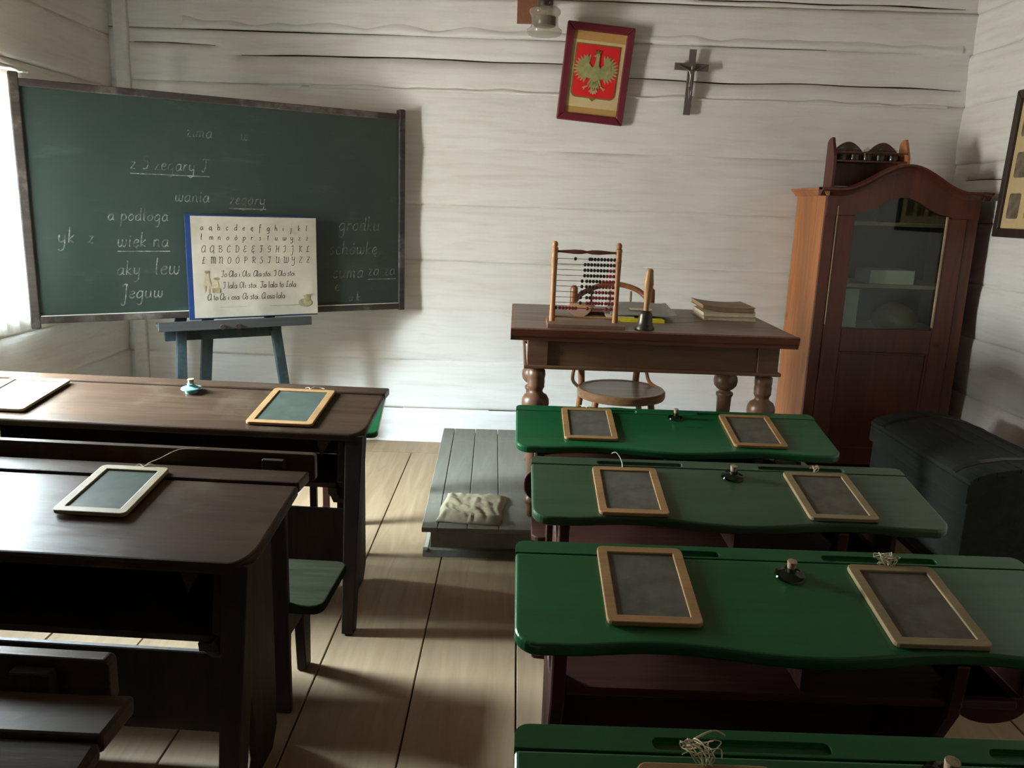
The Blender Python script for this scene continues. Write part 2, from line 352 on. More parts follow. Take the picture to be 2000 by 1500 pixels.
# ------------------------------------------------------------------ stroke lettering
GL = {}
def gdef(s):
    for line in s.strip().split('\n'):
        ch, wd, st = line.strip().split('|')
        GL[ch] = (float(wd), [([tuple(map(float, p.split(','))) for p in q.lstrip('!').split()], q.startswith('!')) for q in st.split(';')])
gdef('''a|1.05|.8,.85 .45,1 .1,.6 .15,.1 .45,0 .75,.35 .8,.9;.8,1 .8,.2 1,.05
b|.95|!.1,2 .1,0;.1,.6 .45,1 .8,.6 .65,.1 .3,0 .1,.2
c|.85|.7,.85 .4,1 .1,.6 .2,.1 .5,0 .75,.2
d|1.05|.8,.85 .45,1 .1,.6 .15,.1 .45,0 .8,.35;.8,2 .8,.2 1,.05
e|.85|.1,.5 .6,.6 .7,.85 .4,1 .1,.6 .2,.1 .5,0 .75,.2
f|.7|.7,1.8 .45,2 .3,1.6 .3,-.9;!.05,1 .6,1
g|1.05|.8,.85 .45,1 .1,.6 .15,.1 .45,0 .8,.35;.8,1 .8,-.6 .5,-1 .15,-.8
h|1|!.1,2 .1,0;.1,.6 .45,1 .7,.7 .7,.15 .85,0
i|.45|.15,1 .15,.2 .3,0;!.15,1.4 .2,1.5
j|.5|.25,1 .25,-.7 0,-1;!.25,1.4 .3,1.5
k|.85|!.1,2 .1,0;!.65,1 .12,.45 .7,0
l|.5|.15,2 .15,.2 .35,0
ł|.55|.15,2 .15,.2 .35,0;!-.05,.9 .4,1.3
m|1.45|!.1,1 .1,0;.1,.6 .35,1 .6,.8 .6,0;.6,.6 .85,1 1.1,.8 1.1,.15 1.3,0
n|1|!.1,1 .1,0;.1,.6 .4,1 .7,.8 .7,.15 .9,0
o|.95|.45,1 .1,.6 .2,.1 .5,0 .8,.4 .7,.9 .45,1
p|.95|!.1,1 .1,-1;.1,.6 .45,1 .8,.6 .65,.1 .3,0 .1,.2
r|.75|!.1,1 .1,0;.1,.55 .35,.95 .6,.9
s|.75|.6,.9 .3,1 .15,.75 .5,.4 .5,.1 .2,0 .05,.15
t|.6|.25,1.7 .25,.2 .45,0;!0,1.1 .5,1.1
u|1.05|.1,1 .1,.2 .4,0 .75,.3;.75,1 .75,.2 .95,0
w|1.3|.1,1 .1,.2 .35,0 .6,.3 .6,1;.6,.3 .85,0 1.1,.3 1.1,1
y|1|.1,1 .1,.3 .4,.1 .75,.4;.75,1 .75,-.6 .4,-1 .1,-.8
z|.85|!.1,1 .65,1 .1,0 .7,0
A|1.4|1.1,1.8 .6,2 .1,1.2 .15,.3 .55,0 1.1,.7;1.1,2 1.1,.2 1.3,0
B|1.3|!.25,2 .25,0;0,1.8 .6,2 1,1.6 .4,1.1;.4,1.1 1.1,.8 .9,.1 .1,.1
C|1.2|1,1.7 .7,2 .15,1.3 .2,.3 .6,0 1.05,.3
D|1.35|!.3,2 .3,0;0,1.9 .7,2 1.15,1.2 .9,.2 .1,0
E|1.15|.95,1.75 .5,2 .2,1.6 .6,1.1;.6,1.1 .1,.7 .3,.05 .95,.3
F|1.1|.05,1.8 .4,2 1,1.95;.6,1.95 .6,.4 .35,0 .05,.2;!.3,1.05 .9,1.05
G|1.2|1,1.7 .6,2 .15,1.4 .4,.9 .9,1.1;.95,1.3 .9,.3 .5,0 .1,.2
H|1.4|.05,1.8 .3,2 .3,.3 .1,0;1.1,2 1,.3 1.25,0;!.3,1.05 1.05,1.05
I|.9|.05,1.7 .4,2 .75,1.9;.6,1.95 .6,.4 .3,0 .05,.2
J|.9|.05,1.7 .4,2 .75,1.9;.6,1.95 .6,-.6 .3,-1 .05,-.7
K|1.2|.05,1.8 .3,2 .3,.2 .1,0;!1,2 .35,1.05 1.1,0
L|1.15|.85,1.7 .55,2 .35,1.5 .35,.4 .1,.05 .5,.15 1,.1
M|1.7|.05,1.8 .25,2 .25,0;.25,1.6 .6,2 .8,1.7 .8,0;.8,1.6 1.15,2 1.35,1.7 1.35,.2 1.6,0
N|1.4|.05,1.8 .25,2 .25,0;.25,1.5 .7,2 1,1.7 1,.2 1.25,0
O|1.35|.6,2 .15,1.4 .2,.4 .6,0 1.05,.5 1,1.6 .6,2
P|1.2|!.3,2 .3,0;0,1.8 .6,2 1.05,1.5 .8,1 .3,.95
R|1.3|!.3,2 .3,0;0,1.8 .6,2 1.05,1.5 .8,1.05 .3,1;.5,1 .9,.3 1.15,0
S|1.05|.9,1.75 .5,2 .25,1.5 .8,.8 .7,.1 .2,0 .05,.3
T|1.15|.05,1.8 .3,2 1.05,1.95;.65,1.95 .6,.3 .3,0 .1,.2
U|1.4|.05,1.8 .25,2 .25,.4 .6,0 1,.5;1,2 1,.2 1.25,0
W|1.8|.05,1.8 .25,2 .25,.3 .5,0 .85,.4 .85,2;.85,.4 1.1,0 1.5,.4 1.5,2
Y|1.3|.05,1.8 .25,2 .25,1.2 .6,.9 1,1.3;1,2 1,-.4 .6,-.9 .2,-.6
Z|1.15|!.15,1.95 .95,2 .1,.05 1,0
.|.35|!.1,0 .15,.05
5|.9|!.75,2 .2,2 .15,1.2;.15,1.2 .7,1.2 .7,.2 .1,.05
2|.9|.1,1.6 .45,2 .75,1.5 .1,0;!.1,0 .8,0
1|.6|!.1,1.5 .4,2 .4,0
9|.9|.7,1.5 .4,2 .1,1.5 .4,1.1 .7,1.5 .6,.4 .2,0
-|.7|!.1,.8 .5,.8
''')
def acc(base, new, extra):
    wd, st = GL[base]; GL[new] = (wd, st + [(extra, True)])
acc('a', 'ą', [(.95, 0), (.85, -.3), (1.05, -.35)]); acc('e', 'ę', [(.6, 0), (.5, -.3), (.7, -.35)])
acc('A', 'Ą', [(1.2, 0), (1.1, -.3), (1.3, -.35)]); acc('E', 'Ę', [(.7, 0), (.6, -.3), (.8, -.35)])
acc('o', 'ó', [(.45, 1.3), (.65, 1.6)]); acc('O', 'Ó', [(.6, 2.2), (.8, 2.5)]); acc('L', 'Ł', [(.1, .9), (.7, 1.3)])
acc('z', 'ż', [(.4, 1.35), (.42, 1.5)]); acc('Z', 'Ż', [(.3, 1.05), (.8, 1.05)])
def strokes(bm, text, x, z, hgt, lw, y, spacing=1., cell=None, slant=.1, mapf=None):
    """thin flat pen strokes in the XZ plane at depth y; hgt = x-height"""
    cx = x
    for ch in text:
        if ch == ' ': cx += hgt*.75*spacing; continue
        wd, sts = GL[ch]
        for pts, straight in sts:
            P = [Vector((a, 0, b)) for a, b in pts]
            if not straight: P = cr(P, 4)
            Q = [Vector((cx + (p.x + slant*p.z)*hgt, y, z + p.z*hgt)) for p in P]
            if mapf: Q = [mapf(q) for q in Q]
            L = []
            for i, q in enumerate(Q):
                d = (Q[min(i+1, len(Q)-1)] - Q[max(i-1, 0)])
                if d.length < 1e-9: d = Vector((1, 0, 0))
                d.normalize(); n = Vector((-d.z, 0, d.x))*lw/2
                L.append((bm.verts.new(q+n), bm.verts.new(q-n)))
            for (a, b), (c, d) in zip(L, L[1:]): bm.faces.new((a, b, d, c))
        cx += cell if cell else wd*hgt*spacing + hgt*.12
    return cx

# ------------------------------------------------------------------ the setting
XL, XR, YB, YR, ZC = -2.32, 2.50, 4.82, -3.6, 2.80
ZS = [0, .211, .509, .821, 1.112, 1.434, 1.755, 2.07, 2.348, 2.56, 2.80]
def log_mesh(a0, a1, z0, z1, kind, sgn, cracks=(), seed=0, step=.035, jit=.003, jl=.008, ju=.008):
    """hewn log face; along X at y=YB (kind 'x') or along Y at x=XL/XR (kind 'y'); sgn: outward direction"""
    bm = BM(); n = max(2, int((a1-a0)/step))
    rows = [(z0, 'e'), (z0+.0018, 'm'), (z0+.018, 'i')]
    k = 6
    for i in range(1, k): rows.append((z0 + (z1-z0)*i/k, 'i'))
    rows += [(z1-.022, 'i'), (z1-.0018, 'm'), (z1, 'e')]
    base = len(rows); grid = []
    cr_z = sorted(set(c[0] for c in cracks))
    for zc_ in cr_z:
        rows = [r for r in rows if abs(r[0]-zc_) > .02]
        rows += [(zc_-.001, ('c', zc_, -1)), (zc_, ('c', zc_, 0)), (zc_+.001, ('c', zc_, 1))]
    rows.sort(key=lambda r: r[0])
    for i in range(n+1):
        a = a0 + (a1-a0)*i/n; colv = []
        wz = .006*noise.noise(Vector((a*1.1, seed*3.1, 0)))
        for z, t in rows:
            tz = (z-z0)/(z1-z0)
            d = .010*noise.noise(Vector((a*1.3, z*4, seed))) + .004*noise.noise(Vector((a*7, z*18, seed+5)))
            d -= .007*math.sin(PI*tz)**.6              # face bulges into the room
            zz = z + (wz if t != 'e' or 0 < tz < 1 else 0)
            jd = jl if tz < .5 else ju; var = .55 + .9*noise.noise(Vector((a*1.6, (z0 if tz < .5 else z1)*7, 3)))
            if t == 'e': d = .002 + jd*max(.1, var)
            elif t == 'm': d += .0015 + jit*abs(noise.noise(Vector((a*9, z, seed+9))))
            elif isinstance(t, tuple):
                wd = 0
                for (cz, ca, cb, cw) in cracks:
                    if cz == t[1] and ca < a < cb:
                        e = min(a-ca, cb-a)/.25
                        wd = max(wd, cw*min(1, e)*(.75 + .6*noise.noise(Vector((a*4, 1, seed)))))
                zz += .012*noise.noise(Vector((a*2.2, 7, seed)))
                zz += t[2]*wd/2
                if t[2] == 0 and wd > .0006: d += .035
            colv.append((a, zz, d, t))
        grid.append(colv)
    V = []
    for colv in grid:
        V.append([bm.verts.new((a, YB + d, z) if kind == 'x' else ((XL - d) if sgn < 0 else (XR + d), a, z)) for a, z, d, t in colv])
    for i in range(n):
        for j in range(len(rows)-1):
            f = bm.faces.new((V[i][j], V[i+1][j], V[i+1][j+1], V[i][j+1])); f.smooth = True
            t1, t2 = rows[j][1], rows[j+1][1]
            if (isinstance(t1, tuple) and isinstance(t2, tuple)) and (grid[i][j][2] > .02 or grid[i][j+1][2] > .02): f.material_index = 1
            if (t1 == 'e' and jl > .02 and grid[i][j][2] > .012) or (t2 == 'e' and ju > .02 and grid[i][j+1][2] > .012): f.material_index = 1
    return bm
def wall_root(name, bm, mat):
    return tag(obj(name, bm, mat), kind='structure')
wb = wall_root('wall_back', bx(XL-.2, XR+.2, YB+.05, YB+.2, 0, ZC), WHITE_X)
JD = [.004, .030, .005, .004, .006, .007, .008, .010, .028, .035, .004]
CR = {8: [(2.225, -1.62, .40, .0075), (2.268, -2.24, -1.68, .004), (2.161, .50, 2.47, .006)], 10: [(2.585, .9, 2.46, .006)], 7: [], 3: []}
for i, (a, b) in enumerate(zip(ZS, ZS[1:])):
    bm = log_mesh(XL, XR, a, b, 'x', 1, CR.get(i+1, ()), seed=i*1.7, jl=JD[i], ju=JD[i+1])
    me_o = obj('log', bm, [WHITE_X, CRACK], wb)
# rough lime ridges left along two joints
def ridge(z, x0, x1, parent, hgt=.045, seed=0):
    bm = BM(); n = int((x1-x0)/.025); V = []
    for i in range(n+1):
        x = x0 + (x1-x0)*i/n; h = hgt*(.7 + .5*noise.noise(Vector((x*5, seed, 0)))); o = .004*noise.noise(Vector((x*3, 2, seed)))
        t = .016 + .006*noise.noise(Vector((x*9, 4, seed)))
        V.append([bm.verts.new(p) for p in ((x, YB+.01, z+o), (x, YB-t*.75, z+o+.004), (x, YB-t, z+h*.4+o), (x, YB-t*.8, z+h*.75+o), (x, YB+.0, z+h*1.2+o))])
    for A, B in zip(V, V[1:]):
        for k in range(4): f = bm.faces.new((A[k], B[k], B[k+1], A[k+1])); f.smooth = True
    return obj('lime_ridge', bm, WHITE_X, parent)
ridge(2.35, -1.9, 2.44, wb, .06, 3); ridge(2.055, -1.2, 2.4, wb, .028, 8)

WY0, WY1, WZ0, WZ1 = 2.62, 3.845, .88, 1.92
wl = wall_root('wall_left', bx(XL-.3, XL-.06, YR-.2, WY0, 0, ZC), WHITE_Y)
bm = BM(); box(bm, XL-.3, XL-.06, WY1, YB+.2, 0, ZC); box(bm, XL-.3, XL-.06, WY0, WY1, 0, WZ0-.03); box(bm, XL-.3, XL-.06, WY0, WY1, WZ1+.03, ZC)
obj('log_backing', bm, WHITE_Y, wl)
ZL = [0, .24, .52, .78, 1.08, 1.40, 1.72, 2.02, 2.30, 2.56, 2.80]
for i, (a, b) in enumerate(zip(ZL, ZL[1:])):
    if b < WZ0 or a > WZ1: segs = [(YR, YB, a, b)]
    else:
        segs = [(YR, WY0-.04, a, b), (WY1+.04, YB, a, b)]
        if a < WZ0-.02: segs.append((WY0-.04, WY1+.04, a, WZ0-.03))
        if b > WZ1+.02: segs.append((WY0-.04, WY1+.04, WZ1+.03, b))
    for (y0, y1, za, zb) in segs:
        obj('log', log_mesh(y0, y1, za, zb, 'y', -1, seed=20+i*1.9, jl=.016, ju=.016), [WHITE_Y, CRACK], wl)
wr = wall_root('wall_right', bx(XR+.06, XR+.2, YR-.2, YB+.2, 0, ZC), WHITE_Y)
for i, (a, b) in enumerate(zip(ZS, ZS[1:])):
    crk = [(1.66, 3.6, 4.7, .004)] if i == 5 else ()
    obj('log', log_mesh(YR, YB, a, b, 'y', 1, crk, seed=40+i*2.3, jl=.016, ju=.016), [WHITE_Y, CRACK], wr)
wf = wall_root('wall_front', bx(XL-.2, XR+.2, YR-.2, YR, 0, ZC), WHITE_X)
ce = tag(obj('ceiling', bx(XL-.2, XR+.2, YR-.2, YB+.2, ZC+.03, ZC+.12), CEIL), kind='structure')
for k in range(16):
    x0 = XL + k*(XR-XL)/16
    obj('ceiling_board', bx(x0+.003, x0+(XR-XL)/16-.003, YR, YB, ZC, ZC+.03), CEIL, ce)
fl = tag(obj('floor', bx(XL-.2, XR+.2, YR-.2, YB+.2, -.10, -.03), CRACK), kind='structure')
FX = [-2.32, -2.12, -1.82, -1.51, -1.20, -.89, -.58, -.27, .044, .34, .63, .93, 1.22, 1.52, 1.84, 2.17, 2.50]
for a, b in zip(FX, FX[1:]):
    o = obj('floorboard', bx(-(b-a)/2+.0025, (b-a)/2-.0025, -3.04, 3.04, -.03, random.uniform(-.002, .0)), FLOOR, fl, bevel=.0015, seg=1, loc=((a+b)/2, 1.54, 0))
obj('floorboard', bx(XL, XR, 4.592, YB, -.03, .002), FLOOR, fl, bevel=.003)
# lime fillet where wall meets floor
bm = BM(); tube(bm, [(x*.1-2.3, YB-.008, .004+.004*noise.noise(Vector((x, 0, 0)))) for x in range(48)], .014, 6)
tag(obj('baseboard_back', bm, WHITE_X, smooth=True), kind='structure')
# corner board at the left back corner
bm = BM(); box(bm, XL+.035, XL+.115, YB-.03, YB+.01, 0, ZC)
tag(obj('trim_1', bm, WHITE_Y, bevel=.008), kind='structure')
# window
FXo = XL-.26
bm = BM(); box(bm, FXo, FXo+.05, WY0-.03, WY1+.03, WZ0-.03, WZ0); box(bm, FXo, FXo+.05, WY0-.03, WY1+.03, WZ1, WZ1+.03)
box(bm, FXo, FXo+.05, WY0-.03, WY0, WZ0, WZ1); box(bm, FXo, FXo+.05, WY1, WY1+.03, WZ0, WZ1)
wn = tag(obj('window_1', bm, WINWHITE, bevel=.003), kind='structure')
for y0, y1 in ((WY0, (WY0+WY1)/2-.002), ((WY0+WY1)/2+.002, WY1)):
    bm = BM()
    for a in (y0, y1-.04): box(bm, FXo+.01, FXo+.045, a, a+.04, WZ0, WZ1)
    for z in (WZ0, (WZ0+WZ1)/2+.17, WZ1-.04): box(bm, FXo+.012, FXo+.043, y0+.04, y1-.04, z, z+.04)
    s = obj('sash', bm, WINWHITE, wn, bevel=.002)
    obj('pane', bx(FXo+.025, FXo+.028, y0+.035, y1-.035, WZ0+.03, WZ1-.035), CLEAR, s)
for y in (WY0-.042, WY1): obj('jamb', bx(FXo+.05, XL+.004, y, y+.042, WZ0-.03, WZ1+.03), WINWHITE, wn, bevel=.003)
obj('lintel', bx(FXo+.05, XL+.004, WY0, WY1, WZ1, WZ1+.032), WINWHITE, wn, bevel=.003)
obj('sill', bx(FXo+.05, XL+.012, WY0, WY1, WZ0-.032, WZ0), WINWHITE, wn, bevel=.004)

# white curtain drawn to the far side of the window
CURT, nt, b = new_mat('white_curtain_cotton'); b.inputs['Base Color'].default_value = (.80, .79, .75, 1); b.inputs['Roughness'].default_value = .9
tl_ = node(nt, 'ShaderNodeBsdfTranslucent'); tl_.inputs[0].default_value = (.8, .78, .72, 1); mx_ = node(nt, 'ShaderNodeMixShader'); mx_.inputs[0].default_value = .15
nt.links.new(b.outputs[0], mx_.inputs[1]); nt.links.new(tl_.outputs[0], mx_.inputs[2]); nt.links.new(mx_.outputs[0], nt.nodes['Material Output'].inputs[0])
cu = thing('curtain', 'white cotton curtain gathered at the far side of the left window', 'curtain', (XL+.030, 0, 0))
bm = BM(); V = []; nz = 24; ny = 60
for j in range(nz+1):
    v = j/nz; z = .80 + v*1.16; row = []
    y0 = 3.28 + .10*(1-v)**1.5 - .12*v
    for i in range(ny+1):
        u = i/ny; y = y0 + (3.875-y0)*u
        row.append(bm.verts.new((.009*math.sin(u*34 + v*1.5) + .003*math.sin(u*71), y, z)))
    V.append(row)
for A, B in zip(V, V[1:]):
    for i in range(ny): f = bm.faces.new((A[i], A[i+1], B[i+1], B[i])); f.smooth = True
obj('fabric', bm, CURT, cu)
bm = BM(); tube(bm, [(-.0, WY0-.08, 1.975), (-.0, WY1+.10, 1.975)], .008, 10); obj('rod', bm, WINWHITE, cu, smooth=True)
for y in (WY0-.05, WY1+.07): obj('bracket', bx(-.06, .0, y-.008, y+.008, 1.965, 1.985), WINWHITE, cu)

# ------------------------------------------------------------------ podium
pod = thing('podium', 'low grey painted wooden platform under the teacher\'s table', 'platform', (-.35, 3.16, 0), (0, 0, R_(1.6)))
PW = 1.98
bm = BM(); box(bm, .03, PW-.03, .02, 1.46, .0, .118); obj('front_board', bm, PODIUM, pod, bevel=.002)
bm = BM(); prism(bm, [(-.012, 0), (.02, 0), (.02, .028), (.006, .022)], 'x', .0, PW); obj('plinth', bm, PODIUM, pod)
bm = BM(); prism(bm, [(0, 0), (.03, 0), (.03, .022), (.02, .028)], 'y', 0.0, 1.46); obj('plinth', bm, PODIUM, pod)
xs = [-.005, .062, .185, .315, .50, .70, .90, 1.10, 1.30, 1.50, 1.70, PW]
for a, b in zip(xs, xs[1:]):
    c = (a+b)/2
    obj('board', bx(a-c+.0015, b-c-.0015, -.035, 1.48, .118, .14-random.uniform(0, .0015)), PODIUM, pod, bevel=.002, seg=1, loc=(c, 0, 0))

# ------------------------------------------------------------------ teacher's table
TZ = .975
tb = thing('teacher_table', 'brown wooden teacher\'s table with turned legs standing on the podium', 'table', (0, 3.18, .14))
tz = TZ-.14
for a, b in ((0, .225), (.2265, .48), (.4815, .80)):
    bm = BM()
    box(bm, .0 if a > 0 else .0, 1.122, a, b, tz-.024, tz)
    obj('tabletop_board', bm, TABLETOP, tb, bevel=.002)
bm = BM()   # chamfered red edge under the top
prism(bm, [(-.012, tz-.004), (.002, tz-.0005), (.002, tz-.05), (.012, tz-.05), (-.006, tz-.030)], 'x', -.012, 1.134)
prism(bm, [(-.012, tz-.004), (.0, tz-.0005), (.0, tz-.05), (-.006, tz-.030)], 'y', 0, .81)
prism(bm, [(1.134, tz-.004), (1.122, tz-.0005), (1.122, tz-.05), (1.128, tz-.030)], 'y', 0, .81)
obj('edge_moulding', bm, TABLEEDGE, tb)
for x in (.058, 1.002):
    for y in (.075, .66): obj('corner_post', bx(x, x+.085, y, y+.085, tz-.175, tz-.024), TABLEW, tb, bevel=.003)
bm = BM(); box(bm, .143, 1.002, .085, .105, tz-.170, tz-.026); obj('apron', bm, TABLEW, tb, bevel=.001)
bm = BM(); box(bm, .143, 1.002, .72, .74, tz-.170, tz-.026); obj('apron', bm, TABLEW, tb)
for x in (.066, 1.06):
    bm = BM(); box(bm, x, x+.02, .155, .665, tz-.170, tz-.026); obj('apron', bm, TABLEW, tb)
bm = BM(); box(bm, .05, 1.095, .066, .078, tz-.178, tz-.163); box(bm, .045, .058, .066, .755, tz-.178, tz-.163); box(bm, 1.087, 1.10, .066, .755, tz-.178, tz-.163)
obj('apron_moulding', bm, TABLEW, tb, bevel=.004)
bm = BM(); strokes(bm, '1922', .185, tz-.118, .006, .0018, .0845); strokes(bm, '----', .155, tz-.116, .008, .0022, .0845); strokes(bm, '---', .20, tz-.088, .012, .002, .0845)
tag(obj('faint_marking', bm, PRINT, tb), kind='stuff')
prof = [(.016, 0), (.020, .004), (.020, .05), (.023, .055), (.030, .062), (.032, .075), (.028, .088), (.021, .095), (.025, .12), (.030, .24), (.033, .36), (.035, .425), (.040, .43), (.042, .438), (.040, .446),
        (.028, .452), (.027, .458), (.040, .466), (.054, .482), (.058, .502), (.056, .522), (.047, .538), (.031, .548), (.028, .558), (.032, .566), (.036, .574), (.035, .580), (.036, .60), (.034, .612), (.036, .618), (.036, .645), (.030, .649), (.030, .662)]
bm = BM(); lathe(bm, prof, 28)
lg = obj('leg', bm, LEGW, tb, smooth=True, loc=(.10, .115, 0), ang=60)
for x, y in ((1.045, .115), (.105, .70), (1.045, .70)):
    c = lg.copy(); COL.objects.link(c); c.location = (x, y, 0)

# ------------------------------------------------------------------ bentwood armchair
ch = thing('bentwood_armchair', 'brown bentwood armchair with round seat tucked behind the teacher\'s table', 'chair', (.535, 3.87, .14))
zs = .45
bm = BM(); lathe(bm, [(.0001, zs-.012), (.186, zs-.012), (.188, zs-.003), (.10, zs-.006), (.0001, zs-.007)], 40, cap=False); obj('seat', bm, SEATB, ch, smooth=True)
bm = BM(); lathe(bm, [(.183, zs-.04), (.210, zs-.04), (.215, zs-.03), (.215, zs-.008), (.208, zs), (.190, zs), (.184, zs-.005), (.183, zs-.04)], 48, cap=False); obj('seat_rim', bm, RIMW, ch, smooth=True)
for i, pts in enumerate(([(-.225, .27, 0), (-.19, .23, .25), (-.178, .20, .43), (-.20, .205, .62), (-.235, .215, .80), (-.238, .215, .925)], [(.19, .27, 0), (.14, .23, .25), (.10, .20, .43), (.12, .205, .62), (.150, .215, .80), (.150, .215, .925)])):
    bm = BM(); P = cr(pts, 6); n = len(P)
    rs = [.013 + .006*min(1, k/(n*.6)) for k in range(n)]; rs[-1] = .008
    tube(bm, P, rs, 12); obj('back_post', bm, CHAIRW, ch, smooth=True)
bm = BM(); P = cr([(-.232, .215, .845), (-.19, .245, .885), (-.09, .275, .925), (0, .275, .93), (.09, .255, .905), (.147, .22, .855)], 6); tube(bm, P, .0135, 10); obj('top_rail', bm, CHAIRW, ch, smooth=True)
for x, xb in ((-.145, -.125), (-.05, -.045), (.055, .05)):
    bm = BM(); P = [(x, .212, .575), (x, .225, .655), (x, .232, .68), (x, .24, .71), (x, .26, .90)]
    tube(bm, P, [.005, .006, .011, .006, .005], 8); obj('spindle', bm, CHAIRW, ch, smooth=True)
bm = BM(); tube(bm, cr([(-.195, .205, .57), (-.1, .212, .575), (.03, .212, .575), (.117, .205, .57)], 5), .008, 8); obj('lower_rail', bm, CHAIRW, ch, smooth=True)
for s, x in ((-1, -.135), (1, .125)):
    bm = BM(); tube(bm, [(x, -.14, .42), (x*1.2, -.16, .2), (x*1.35, -.18, 0)], [.016, .015, .011], 12); obj('leg', bm, CHAIRW, ch, smooth=True)
bm = BM(); tube(bm, [(.165*math.cos(a*PI/18), .165*math.sin(a*PI/18)*.95+.015, .30) for a in range(36)], .009, 8, True); obj('hoop_stretcher', bm, RIMW, ch, smooth=True)
for s, bx0 in ((-1, -.18), (1, .108)):
    bm = BM(); P = cr([(bx0, .205, .60), (bx0+s*.035, .19, .52), (bx0+s*.05, .12, .46), (s*.205, .04, .44)], 6); tube(bm, P, .009, 8); obj('brace', bm, CHAIRW, ch, smooth=True)

# ------------------------------------------------------------------ things on the table
ab = thing('abacus', 'wooden counting frame with rows of black and red beads on the table', 'abacus', (.285, 3.30, TZ))
obj('base', bx(-.152, .160, -.09, .075, 0, .015), ABASE, ab, bevel=.002)
bm = BM(); strokes(bm, '--  ---', .03, .0035, .006, .0015, -.0905); tag(obj('faint_marking', bm, PRINT, ab), kind='stuff')
pp = [(.0115, .013), (.0125, .03), (.0105, .10), (.0115, .22), (.0125, .262), (.0135, .264), (.0135, .268), (.012, .27), (.012, .30), (.0135, .303), (.0135, .312), (.009, .316), (.012, .322), (.011, .330), (.007, .337), (.0045, .338)]
for x in (-.130, .128):
    bm = BM(); lathe(bm, pp, 16, (x, 0, 0)); obj('post', bm, ABACW, ab, smooth=True)
bm = BM(); lathe(bm, [(.006, -.124), (.0065, -.118), (.0045, -.113), (.005, -.1), (.009, -.05), (.0085, -.02), (.0045, 0), (.0085, .02), (.009, .05), (.005, .10), (.0045, .113), (.0065, .118), (.006, .124)], 12, (-.001, 0, .298), axis='x'); obj('top_rail', bm, TABLEEDGE, ab, smooth=True)
bm = BM(); lathe(bm, [(.006, -.118), (.004, -.11), (.004, .11), (.006, .118)], 10, (-.001, .0, .034), axis='x'); obj('lower_rail', bm, ABACW, ab, smooth=True)
bm = BM(); prof_b = [(.0021, -.0062), (.0056, -.0048), (.0072, -.0018), (.0072, .0018), (.0056, .0048), (.0021, .0062)]; lathe(bm, prof_b, 12, axis='x')
bk = obj('bead', bm, BEADK, ab, smooth=True)
bm = BM(); lathe(bm, prof_b, 12, axis='x'); br = obj('bead', bm, BEADR, ab, smooth=True, label='dark red bead')
first = {0: True, 1: True}
def bead(x, z, red):
    src = br if red else bk
    if first[int(red)]: c = src; first[int(red)] = False
    else: c = src.copy(); COL.objects.link(c)
    c.location = (x, 0, z)
for r in range(10):
    z = .270 - r*.0222
    bm = BM(); tube(bm, [(-.128, 0, z), (.126, 0, z)], .0011, 5); obj('wire', bm, WIRE, ab)
    pit = .0131; xr = .112
    xsb = [xr - pit*k for k in range(10)][::-1]
    nb = 10 if r < 2 else 10-r
    if r == 0: xsb[0] = -.046; xsb[1] = .012
    if r in (4, 5, 6): xsb = [x-.002*(9-k)*.2 for k, x in enumerate(xsb)]; xsb[0] -= .005
    if r == 7: xsb[0] -= .012; xsb[3] += .001
    if r == 8: xsb = [-.018, .009, .021, .034, .046, .058, .071, .086, .099, .112]; nb = 1
    if r == 9: xsb = [-.117, -.100, -.087, -.074, -.061, -.048, -.035, .012, .089, .108]; nb = 1
    for k, x in enumerate(xsb): bead(x, z, k >= nb)

be = thing('hand_bell', 'dark bronze hand bell with turned wooden handle on the table edge', 'bell', (.527, 3.245, TZ), (0, R_(1.5), 0))
bm = BM(); lathe(bm, [(.031, 0), (.0405, .002), (.0405, .009), (.034, .018), (.0295, .03), (.0275, .05), (.0265, .063), (.022, .072), (.013, .077), (.0001, .078)], 32); obj('bell_cup', bm, BELLM, be, smooth=True)
bm = BM(); lathe(bm, [(.010, .074), (.0115, .08), (.011, .10), (.0135, .13), (.0185, .165), (.0205, .185), (.0175, .21), (.0155, .228), (.015, .238), (.011, .244), (.0001, .245)], 24); obj('handle', bm, HANDLE, be, smooth=True)

def book(bm, w, d, h, cov=.0022):
    box(bm, 0, w, 0, d, 0, cov, 0); box(bm, 0, w, 0, d, h-cov, h, 0)
    box(bm, .004, w-.003, .003, d-.002, cov, h-cov, 1)
z = TZ
for k, (h, m, lab, rz, dx) in enumerate(((.0185, CREAM, 'old cream-edged book at the bottom of the three-book stack on the table', 0, 0), (.018, CREAM, 'old cream book in the middle of the three-book stack on the table', -.8, -.004), (.021, BROWNC, 'worn brown-covered book curling on top of the three-book stack', .8, -.008))):
    t = thing('book', lab, 'book', (.845+dx, 3.60, z), (0, 0, R_(rz)))
    bm = BM(); nx = 12
    def sheet(bm, z0, z1, ins, mi):
        V = []
        for i in range(nx+1):
            u = i/nx; x = ins + u*(.238-2*ins); lift = (.012*(1-u)**3 + .004*u**4)*(1 if k == 2 else 0)
            V.append([bm.verts.new(p) for p in ((x, ins, z0+lift), (x, .235-ins, z0+lift*1.4), (x, .235-ins, z1+lift*1.4), (x, ins, z1+lift))])
        for A, B in zip(V, V[1:]):
            for j in range(4): bm.faces.new((A[j], B[j], B[(j+1) % 4], A[(j+1) % 4]))
        bm.faces.new(V[0]); bm.faces.new(V[-1])
    sheet(bm, .0005, .0028, 0, 0); sheet(bm, h-.0028, h-.0003, 0, 0)
    obj('cover', bm, BROWNC if k == 2 else m, t)
    bm = BM(); sheet(bm, .0028, h-.0028, .004, 0); obj('pages', bm, CREAM if k < 2 else BROWNC, t)
    z += h
